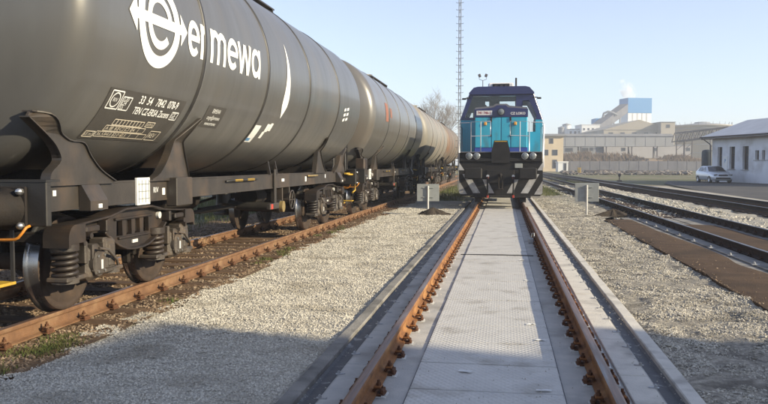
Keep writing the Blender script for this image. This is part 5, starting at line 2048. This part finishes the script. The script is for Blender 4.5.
def bare_tree(x, y, h, label, seed):
    rd = random.Random(seed)
    root = empty('bare_tree', (x, y, -0.12))
    tag(root, label, 'tree')
    tb, cb = MB(), MB()

    def grow(p, dr, ln, r, lev):
        n = 4 if lev < 3 else 3
        pts, rad = [p], [r]
        d = dr.copy()
        for i in range(n):
            d = (d + Vector((rd.uniform(-.16, .16), rd.uniform(-.16, .16), rd.uniform(-.02, .13)))).normalized()
            pts.append(pts[-1] + d * (ln / n))
            rad.append(r * (1 - 0.5 * (i + 1) / n))
        (tb if lev < 1 else cb).tube(pts, r, 6 if lev < 2 else (4 if lev < 4 else 3), 0, caps=False, radii=rad)
        if lev >= 5:
            return
        kids = (5, 5, 4, 4, 4)[lev]
        for _ in range(kids):
            t = rd.uniform(0.35, 1.0)
            i = min(n - 1, int(t * n))
            q = pts[i].lerp(pts[i + 1], t * n - i)
            ax = Vector((rd.uniform(-1, 1), rd.uniform(-1, 1), rd.uniform(-.2, .6)))
            nd = (d * 0.75 + ax.normalized() * rd.uniform(0.55, 0.95)).normalized()
            grow(q, nd, ln * rd.uniform(0.55, 0.75), max(0.012, rad[i] * rd.uniform(0.45, 0.62)), lev + 1)
        grow(pts[-1], d, ln * 0.66, max(0.012, rad[-1] * 0.85), lev + 1)
    grow(Vector((0, 0, 0)), Vector((0, 0, 1)), h * 0.34, h * 0.022, 0)
    tb.build('trunk', 'bark', root)
    cb.build('crown', 'bark', root)
    return root


x, y = at(433, 118)
bare_tree(x, y, 16.5, 'bare winter tree with a wide twiggy crown rising behind the tank wagons', 5)

# ---- beige two-storey building and kiosk behind the locomotive
d0 = 175.0
xa, ya = at(527, d0)
xb, yb = at(557.5, d0)
wdt = math.hypot(xb - xa, yb - ya)


def bz(py, d=d0):
    return zat(py, d) + 0.12


house_block('signal_building', 'beige two-storey railway building just right of the locomotive', 'building', ((xa + xb) / 2 + 0.6, (ya + yb) / 2 + 4), (wdt, 8, bz(136.5)), YAW, 'render_beige',
            [('f', wdt / 2 - (557.5 - 549.2) * d0 / FPX, bz(152.5), 1.1, 1.2), ('f', wdt / 2 - (557.5 - 549.2) * d0 / FPX, bz(164), 0.9, 1.9), ('f', wdt / 2 - (557.5 - 545.5) * d0 / FPX, bz(141), 0.8, 1.1), ('f', wdt / 2 - (557.5 - 540) * d0 / FPX, bz(152.5), 1.1, 1.2)],
            eave=0.5)
x, y = at(562, 168)
house_block('white_kiosk', 'small white kiosk with dark door beside the beige building', 'kiosk', (x, y + 1), (2.2, 2.2, 2.05), YAW, 'kiosk_white', [('f', 0.45, 1.0, 0.5, 1.7)], eave=0.1, rmat='kiosk_white')
x, y = at(579, 138)
b = MB()
b.box((0, 0, 0.5), (0.55, 0.5, 0.95), 0, ch=0.04)
b.box((0, 0, 1.0), (0.65, 0.6, 0.06), 0, ch=0.02)
b.box((0, -0.26, 0.55), (0.4, 0.02, 0.6), 1)
tag(b.build('yellow_cabinet', ['paint_yellow', 'brass'], None, (x, y, -0.1)), 'small yellow cabinet standing in the grass beyond the tracks', 'cabinet')
x, y = at(619.3, 74)
b = MB()
b.cyl((0, 0, 0), (0, 0, 0.5), 0.05, n=8)
b.box((0, 0, 0.05), (0.45, 0.3, 0.14), 0, ch=0.02)
b.box((0, -0.04, 0.62), (0.24, 0.16, 0.3), 0, ch=0.04)
tag(b.build('switch_stand', 'steel_dark', None, (x, y, -0.1)), 'small dark points lever standing beside the farthest track', 'switch stand')

# ---- debris line, fence, embankment with dry brush
V_, n = [], 900
px_ = rng.uniform(562, 690, n)
dd = rng.uniform(118, 160, n)
hgt = 0.2 + 1.0 * vnoise(px_ * 0.12, dd * 0.05, 6)
X_, Y_ = [], []
for p, d in zip(px_, dd):
    a, c = at(p, d)
    X_.append(a)
    Y_.append(c)
X_, Y_ = np.array(X_), np.array(Y_)
sz = rng.uniform(0.15, 0.6, n) * (0.5 + vnoise(px_ * 0.15, dd * 0.06, 2))
o = scatter_stones('rubble_heap', 'rubble', X_, Y_, -0.1 + sz * 0.3, sz, 'low line of rubble and debris in front of the grey fence', 0.5)
o['category'] = 'rubble'
for k, (p, d, lab) in enumerate(((592, 136, 'dark stack of old sleepers behind the yellow cabinet'), (604, 146, 'dark timber stack in the middle of the rubble line'), (634, 130, 'low dark timber stack nearest to the grass'))):
    x, y = at(p, d)
    st = empty('timber_stack', (x, y, -0.1), YAW + random.uniform(-.1, .1))
    tag(st, lab, 'timber stack', 'timber stacks in the rubble')
    for r_ in range(3):
        for q in range(4):
            b = MB()
            b.box((random.uniform(-.1, .1), -0.5 + 0.28 * q, 0.12 + 0.2 * r_), (2.6, 0.25, 0.18), 0, ch=0.02)
            b.build('timber', 'steel_dark', st)

fd = 182.0
fence = empty('grey_fence', (*at(560, fd), -0.1))
tag(fence, 'long grey panel fence at the foot of the brown embankment', 'fence')
x0, y0 = at(560, fd)
x1, y1 = at(725, fd + 6)
fl = math.hypot(x1 - x0, y1 - y0)
fa = math.atan2(y1 - y0, x1 - x0)
b = MB()
b.box((1.22, 0, 1.2), (2.40, 0.08, 2.3), 0, ch=0.01)
for q in range(6):
    b.box((0.2 + 0.4 * q, -0.045, 1.2), (0.05, 0.03, 2.2), 0)
pm = b.mesh('fence_panel', ['fence_grey'])
b = MB()
b.box((0, -0.02, 1.3), (0.14, 0.16, 2.6), 0, ch=0.01)
qm = b.mesh('fence_post', ['fence_grey'])
nf = int(fl / 2.5)
for i in range(nf):
    c, s = math.cos(fa), math.sin(fa)
    inst('fence_panel', pm, fence, (2.5 * i * c, 2.5 * i * s, random.uniform(-.05, .05)), (0, 0, fa))
    inst('fence_post', qm, fence, (2.5 * i * c, 2.5 * i * s, 0), (0, 0, fa))

# embankment
ea, eb = at(470, 200), at(900, 215)
nx_, ny_ = 90, 14
ux, uy = (eb[0] - ea[0]), (eb[1] - ea[1])
ul = math.hypot(ux, uy)
ux, uy = ux / ul, uy / ul
V = np.zeros((ny_, nx_, 3))


def emb(s, t):
    w = 22.0 * t
    h = 3.4 * np.clip(np.sin(np.clip(t * 1.6, 0, 1) * math.pi / 2), 0, 1) + 0.8 * (vnoise(s * 0.08, t * 3, 12) - 0.5) * t
    return ea[0] + ux * s - uy * w, ea[1] + uy * s + ux * w, -0.15 + h


for j in range(ny_):
    for i in range(nx_):
        V[j, i] = emb(ul * i / (nx_ - 1), j / (ny_ - 1))
idx = np.arange(ny_ * nx_).reshape(ny_, nx_)
F = np.stack([idx[:-1, :-1], idx[:-1, 1:], idx[1:, 1:], idx[1:, :-1]], -1).reshape(-1, 4)
o = bpy.data.objects.new('embankment', np_mesh('embankment', V.reshape(-1, 3), F, 'dry_ground', True))
COL.objects.link(o)
o['kind'] = 'structure'
Vb, Fb = [], []
for i in range(9000):
    s, t = random.uniform(0, ul), random.random() ** 1.3 * 0.75
    den = float(vnoise(s * 0.11, t * 5, 31))
    if den < random.uniform(0.3, 0.75):
        continue
    px0, py0, pz0 = emb(s, t)
    h = random.uniform(0.4, 2.3) * (0.15 + 1.2 * den ** 1.5)
    for q in range(3):
        bx, by = px0 + random.uniform(-.5, .5), py0 + random.uniform(-.5, .5)
        w = random.uniform(0.05, 0.14)
        lx = random.uniform(-.6, .6) * h
        k = len(Vb)
        hh = h * random.uniform(.6, 1.1)
        Vb += [(bx - w * ux, by - w * uy, pz0), (bx + w * ux, by + w * uy, pz0 + 0.1), (bx + lx * ux, by + lx * uy, pz0 + hh), (bx + lx * .4 + 0.25, by + .2, pz0 + hh * .55)]
        Fb += [(k, k + 1, k + 2), (k, k + 3, k + 2)]
o = bpy.data.objects.new('dry_brush', np_mesh('dry_brush', np.array(Vb), np.array(Fb), 'dry_blade'))
COL.objects.link(o)
tag(o, 'brown dry brushwood covering the embankment behind the fence', 'brush', kind='stuff')

# ---- factory beyond the embankment


def span(name, label, cat, pa, pb, d, ytop, ybot, depth, wmat, roof='flat', rmat='roof_grey', ridge=0.0, windows=(), eave=0.2):
    xa, ya = at(pa, d)
    xb, yb = at(pb, d)
    w = math.hypot(xb - xa, yb - ya)
    top = zat(ytop, d)
    a = YAW
    cx_, cy_ = (xa + xb) / 2 - math.sin(a) * depth / 2, (ya + yb) / 2 + math.cos(a) * depth / 2
    return house_block(name, label, cat, (cx_, cy_), (w, depth, top + 0.12), a, wmat, windows, roof, rmat, eave, ridge)


# covered conveyor bridge
d1 = 228.0
g0, g1 = at(520, d1), at(672.5, d1)
gl = math.hypot(g1[0] - g0[0], g1[1] - g0[1])
gal = empty('conveyor_bridge', (g0[0], g0[1], 0), YAW)
tag(gal, 'long grey covered conveyor bridge crossing in front of the factory', 'conveyor')
zb_, zt_ = zat(146.5, d1), zat(136.3, d1)
b = MB()
b.box((gl / 2, 2, (zb_ + zt_) / 2), (gl, 4, zt_ - zb_), 0)
b.build('casing', 'factory_grey', gal)
b = MB()
b.plate([(-0.3, zt_), (4.3, zt_), (2, zt_ + 0.8)], (), gl + 0.4, lambda u, v, w: (-0.2 + w, u, v), 0)
b.build('roof', 'roof_grey', gal)
b = MB()
b.box((0, -0.03, (zb_ + zt_) / 2), (0.12, 0.06, zt_ - zb_ - 0.1), 0)
rm = b.mesh('rib', ['factory_grey'])
for i in range(int(gl / 3.0)):
    inst('rib', rm, gal, (1.5 + 3.0 * i, 0, 0))
for i in range(6):
    b = MB()
    for yy in (0.4, 3.6):
        b.cyl((3 + i * gl / 6, yy, -0.1), (3 + i * gl / 6, yy, zb_ + 0.1), 0.2, n=8)
    b.cyl((3 + i * gl / 6, 0.4, 0.5), (3 + i * gl / 6, 3.6, zb_), 0.1, n=6)
    b.build('support', 'steel_dark', gal)
# steel truss continuing the bridge towards the house
ta, tb_ = at(671, 224), at(727, 190)
tl = math.hypot(tb_[0] - ta[0], tb_[1] - ta[1])
tang = math.atan2(tb_[1] - ta[1], tb_[0] - ta[0])
tr = empty('pipe_truss', (ta[0], ta[1], 0), tang)
tag(tr, 'dark steel lattice bridge rising from the conveyor to behind the white house', 'truss bridge')
n = 9


def tz(t, top):
    return (zat(133.5, 224) * (1 - t) + zat(127, 190) * t) if top else (zat(142, 224) * (1 - t) + zat(134.5, 190) * t)


for yy in (0, 2.2):
    for top in (0, 1):
        b = MB()
        b.cyl((0 if not top else tl / n * .6, yy, tz(0, top)), (tl, yy, tz(1, top)), 0.16, n=6)
        b.build('chord', 'steel_dark', tr)
    b = MB()
    for i in range(n):
        t0, tm, t1 = i / n, (i + .5) / n, (i + 1) / n
        b.cyl((tl * t0, yy, tz(t0, 0)), (tl * tm, yy, tz(tm, 1)), 0.11, n=5)
        b.cyl((tl * tm, yy, tz(tm, 1)), (tl * t1, yy, tz(t1, 0)), 0.11, n=5)
    b.build('web_members', 'steel_dark', tr)
for t in (0.10, 0.26, 0.72):
    b = MB()
    for yy in (0, 2.2):
        b.cyl((tl * t, yy, -0.1), (tl * t, yy, tz(t, 0)), 0.17, n=6)
    for q in range(3):
        z0_ = 0.5 + tz(t, 0) * q / 3.2
        b.cyl((tl * t, 0, z0_), (tl * t, 2.2, z0_ + 1.8), 0.08, n=5)
    b.build('support', 'steel_dark', tr)

span('low_white_hall', 'long low white wall below the conveyor bridge', 'wall', 603, 690, 245, 145.5, 165, 6, 'low_wall', rmat='factory_grey',
     windows=[('f', -18 + 10.4 * i, zat(149, 245), 1.2, 1.0) for i in range(4)])
span('low_blue_hall', 'low bluish hall below the left part of the conveyor bridge', 'hall', 530, 601, 246, 146.5, 165, 6, 'factory_grey', rmat='factory_blue',
     windows=[('f', -9 + 5 * i, zat(149.5, 246), 2.4, 1.2) for i in range(5)])
span('tan_storage_hall', 'large tan gabled storage hall in front of the blue and white tower', 'hall', 603, 673, 300, 130.0, 150, 40, 'factory_tan', 'gable_y', 'factory_tan', ridge=4.0,
     windows=[('f', -11 + 4.6 * i, zat(133.5, 300), 1.6, 1.0) for i in range(6)])
span('storage_annex', 'tan annex with flat roof right of the storage hall gable', 'hall', 660, 674, 296, 122.5, 150, 10, 'factory_tan', windows=[('f', 0, zat(126, 296), 1.4, 1.2)])
# blue and white tower
d2 = 380.0
xa, ya = at(627, d2)
xb, yb = at(652, d2)
tw = math.hypot(xb - xa, yb - ya)
tower = empty('factory_tower', (xa, ya, -0.12), YAW + R(10))
tag(tower, 'tall factory tower with white walls and a bright blue top', 'factory tower')
zw, zt2 = zat(113, d2), zat(98, d2)
b = MB()
b.box((tw / 2, 4.5, zw / 2), (tw, 9, zw), 0)
b.build('wall', 'factory_white', tower)
b = MB()
b.box((tw / 2, 4.5, (zw + zt2) / 2 + 0.05), (tw + 0.3, 9.3, zt2 - zw), 0)
b.build('cladding', 'factory_blue', tower)
b = MB()
for i in range(1, 5):
    b.box((tw * i / 5, -0.2, zw / 2), (0.12, 0.1, zw), 0)
b.build('panel_joints', 'factory_grey', tower)
# slanted conveyor up to it
b = MB()
pa, pb = at(588, 350), at(623, 372)
za, zb2 = zat(139, 350), zat(113, 372)
p0, p1 = Vector((pa[0], pa[1], za)), Vector((pb[0], pb[1], zb2))
dv = (p1 - p0)
up = Vector((0, 0, 1))
sd = dv.cross(up).normalized()
vs = []
for p in (p0, p1):
    for (q, hgt_) in ((-2, 0), (2, 0), (2, 4.2), (-2, 4.2)):
        vs.append(p + sd * q + up * hgt_)
b.add(vs, [(0, 1, 5, 4), (1, 2, 6, 5), (2, 3, 7, 6), (3, 0, 4, 7), (3, 2, 1, 0), (4, 5, 6, 7)])
b.add([v + up * 0.02 for v in (p0 - sd * 2.3 + up * 4.2, p0 + sd * 2.3 + up * 4.2, p1 + sd * 2.3 + up * 4.2, p1 - sd * 2.3 + up * 4.2)], [(0, 1, 2, 3)])
sc_ = b.build('sloping_conveyor', 'fence_grey')  # dark grey carries the shade on the conveyor's side
tag(sc_, 'grey sloping conveyor climbing to the blue and white tower', 'conveyor')
for i in range(3):
    t = 0.25 + 0.27 * i
    q = p0.lerp(p1, t)
    b = MB()
    for s in (-1.6, 1.6):
        b.cyl((q.x + sd.x * s, q.y + sd.y * s, -0.1), (q.x + sd.x * s, q.y + sd.y * s, q.z), 0.35, n=6)
    b.build('support', 'factory_grey', sc_)
b = MB()
x, y = at(607, 362)
zz = zat(113, 362)
b.tube([(x - 2.3, y, zz - 8), (x - 2.3, y, zz - 2), (x - 1.9, y, zz - 0.3), (x, y, zz + 0.6), (x + 2.2, y, zz), (x + 4.2, y, zz - 1.2)], 0.55, 8)
tag(b.build('curved_duct', 'factory_grey'), 'curved grey duct arching over the sloping conveyor', 'duct')
span('small_blue_tower', 'small blue block behind the white factory building', 'building', 595, 604, 362, 119, 140, 8, 'factory_blue', rmat='factory_blue', eave=0.0)
span('white_factory_block', 'white factory block with small windows left of the sloping conveyor', 'building', 581, 599, 344, 125, 140, 12, 'factory_white', rmat='factory_white', windows=[('f', -3 + 2 * i, zat(129, 344), 0.7, 0.8) for i in range(4)])
span('long_white_shed', 'low white shed left of the white factory block', 'building', 567, 582, 348, 129.5, 140, 10, 'factory_white', rmat='factory_grey', windows=[('f', -2 + 2 * i, zat(132.5, 348), 0.8, 1.2) for i in range(3)])
for k, (p, yt, r_, lab) in enumerate(((566, 124, 1.9, 'short round white silo at the left of the factory'), (561, 127, 1.6, 'narrower round grey silo farthest left in the factory'))):
    x, y = at(p, 350)
    s = empty('silo', (x, y, -0.12))
    tag(s, lab, 'silo', 'round silos')
    zt3 = zat(yt, 350)
    b = MB()
    b.lathe([(0.001, 0), (r_, 0), (r_, zt3 - 0.6)], (0, 0, 0), 'z', 24, 0)
    b.build('shell', 'factory_white' if k == 0 else 'factory_grey', s)
    b = MB()
    b.lathe([(r_ + .15, zt3 - 0.6), (r_ + .15, zt3 - 0.2), (0.001, zt3 + 0.4)], (0, 0, 0), 'z', 24, 0)
    b.build('roof', 'factory_grey', s)
# round concrete store on the right
x, y = at(701, 318)
st = empty('round_store', (x, y, -0.12))
tag(st, 'wide round concrete store with a low dome behind the white house', 'storage tank')
zt4 = zat(124.5, 300)
b = MB()
b.lathe([(11.5, 0), (11.5, zt4), (11.8, zt4), (11.8, zt4 + 0.5), (11.4, zt4 + 0.5)], (0, 0, 0), 'z', 48, 0)
b.build('shell', 'factory_tan', st)
b = MB()
b.lathe([(11.4, zt4 + 0.45), (7, zt4 + 1.1), (3.2, zt4 + 1.4), (3.0, zt4 + 1.9), (0.001, zt4 + 2.2)], (0, 0, 0), 'z', 48, 0)
b.build('roof', 'factory_grey', st)
b = MB()
for zz in np.linspace(3, zt4 - 1.0, 5):
    b.lathe([(11.5, -.12), (11.62, -.1), (11.62, .1), (11.5, .12)], (0, 0, float(zz)), 'z', 48, 0)
b.build('hoops', 'factory_grey', st)
for i in range(26):
    b = MB() if i == 0 else None
    if i == 0:
        b.cyl((0, 0, zt4 + 0.4), (0, 0, zt4 + 1.7), 0.06, n=5)
        pmn = b.mesh('rail_post', ['steel_dark'])
    a = 2 * math.pi * i / 26
    inst('rail_post', pmn, st, (11.5 * math.cos(a), 11.5 * math.sin(a), 0))
span('grey_concrete_hall', 'grey concrete hall between the tan hall and the round store', 'hall', 672, 716, 335, 125.5, 150, 14, 'factory_grey', rmat='factory_grey')

# ---- steam over the tower
m = bpy.data.materials.new('steam')
m.use_nodes = True
N, L = m.node_tree.nodes, m.node_tree.links
N.remove(N['Principled BSDF'])
pv = N.new('ShaderNodeVolumePrincipled')
pv.inputs['Color'].default_value = (1, 1, 1, 1)
tc = N.new('ShaderNodeTexCoord')
nz = N.new('ShaderNodeTexNoise')
nz.inputs['Scale'].default_value = 0.16
nz.inputs['Detail'].default_value = 3
L.new(tc.outputs['Object'], nz.inputs['Vector'])
mr = N.new('ShaderNodeMapRange')
mr.inputs['From Min'].default_value = 0.46
mr.inputs['From Max'].default_value = 0.72
mr.inputs['To Max'].default_value = 0.5
L.new(nz.outputs['Fac'], mr.inputs['Value'])
L.new(mr.outputs['Result'], pv.inputs['Density'])
L.new(pv.outputs[0], N['Material Output'].inputs['Volume'])
MATS['steam'] = m
bm = bmesh.new()
bmesh.ops.create_icosphere(bm, subdivisions=4, radius=1.0)
for v in bm.verts:
    n_ = 0.75 + 0.5 * float(vnoise(v.co.x * 2 + 9, v.co.y * 2 + v.co.z * 1.7, 8))
    v.co = Vector((v.co.x * (4.2 + v.co.z) - v.co.z * 3.0, v.co.y * 4, v.co.z * 6.5)) * n_
me = bpy.data.meshes.new('steam_plume')
bm.to_mesh(me)
bm.free()
me.materials.append(m)
x, y = at(625, 395)
o = bpy.data.objects.new('steam_plume', me)
COL.objects.link(o)
o.location = (x, y, zat(91, 395))
tag(o, 'white puff of steam drifting above the blue factory tower', 'steam', kind='stuff')

# ---- unseen block added behind the camera on the right to shade the foreground
hc = Vector((22.0, 0.62)) + Vector((math.cos(SUN_BEHIND), -math.sin(SUN_BEHIND))) * 5.1 + Vector((-math.sin(SUN_BEHIND), -math.cos(SUN_BEHIND))) * 7.9
house_block('shade_building', 'unseen plain building added behind the viewer to shade the foreground', 'building', (hc.x, hc.y), (10.0, 15.6, 10.5), -SUN_BEHIND, 'render_beige',
            [('l', -5.4 + 3.6 * i, zz, 1.3, 1.6) for i in range(4) for zz in (2.2, 5.2, 8.2)], eave=0.12, base=-0.12)

hc2 = Vector((22.0, 2.25)) + Vector((math.cos(SUN_BEHIND), -math.sin(SUN_BEHIND))) * 2.1 + Vector((-math.sin(SUN_BEHIND), -math.cos(SUN_BEHIND))) * 1.0  # second unseen block, added to widen the shade on the right
house_block('shade_annex', 'narrow unseen block added behind the viewer to extend the foreground shade', 'building', (hc2.x, hc2.y), (4.0, 1.5, 8.8), -SUN_BEHIND, 'render_beige', eave=0.05)

# ---- haze
b = MB()
b.box((0, 900, 25.4), (3100, 3100, 53.3), 0)
hz = b.build('haze', [])
m = bpy.data.materials.new('haze')
m.use_nodes = True
N, L = m.node_tree.nodes, m.node_tree.links
N.remove(N['Principled BSDF'])
pv = N.new('ShaderNodeVolumePrincipled')
pv.inputs['Color'].default_value = (0.86, 0.91, 1.0, 1)
pv.inputs['Density'].default_value = 0.0009
pv.inputs['Anisotropy'].default_value = 0.1
L.new(pv.outputs[0], N['Material Output'].inputs['Volume'])
hz.data.materials.append(m)
tag(hz, 'pale winter haze over the yard', 'haze', kind='stuff')
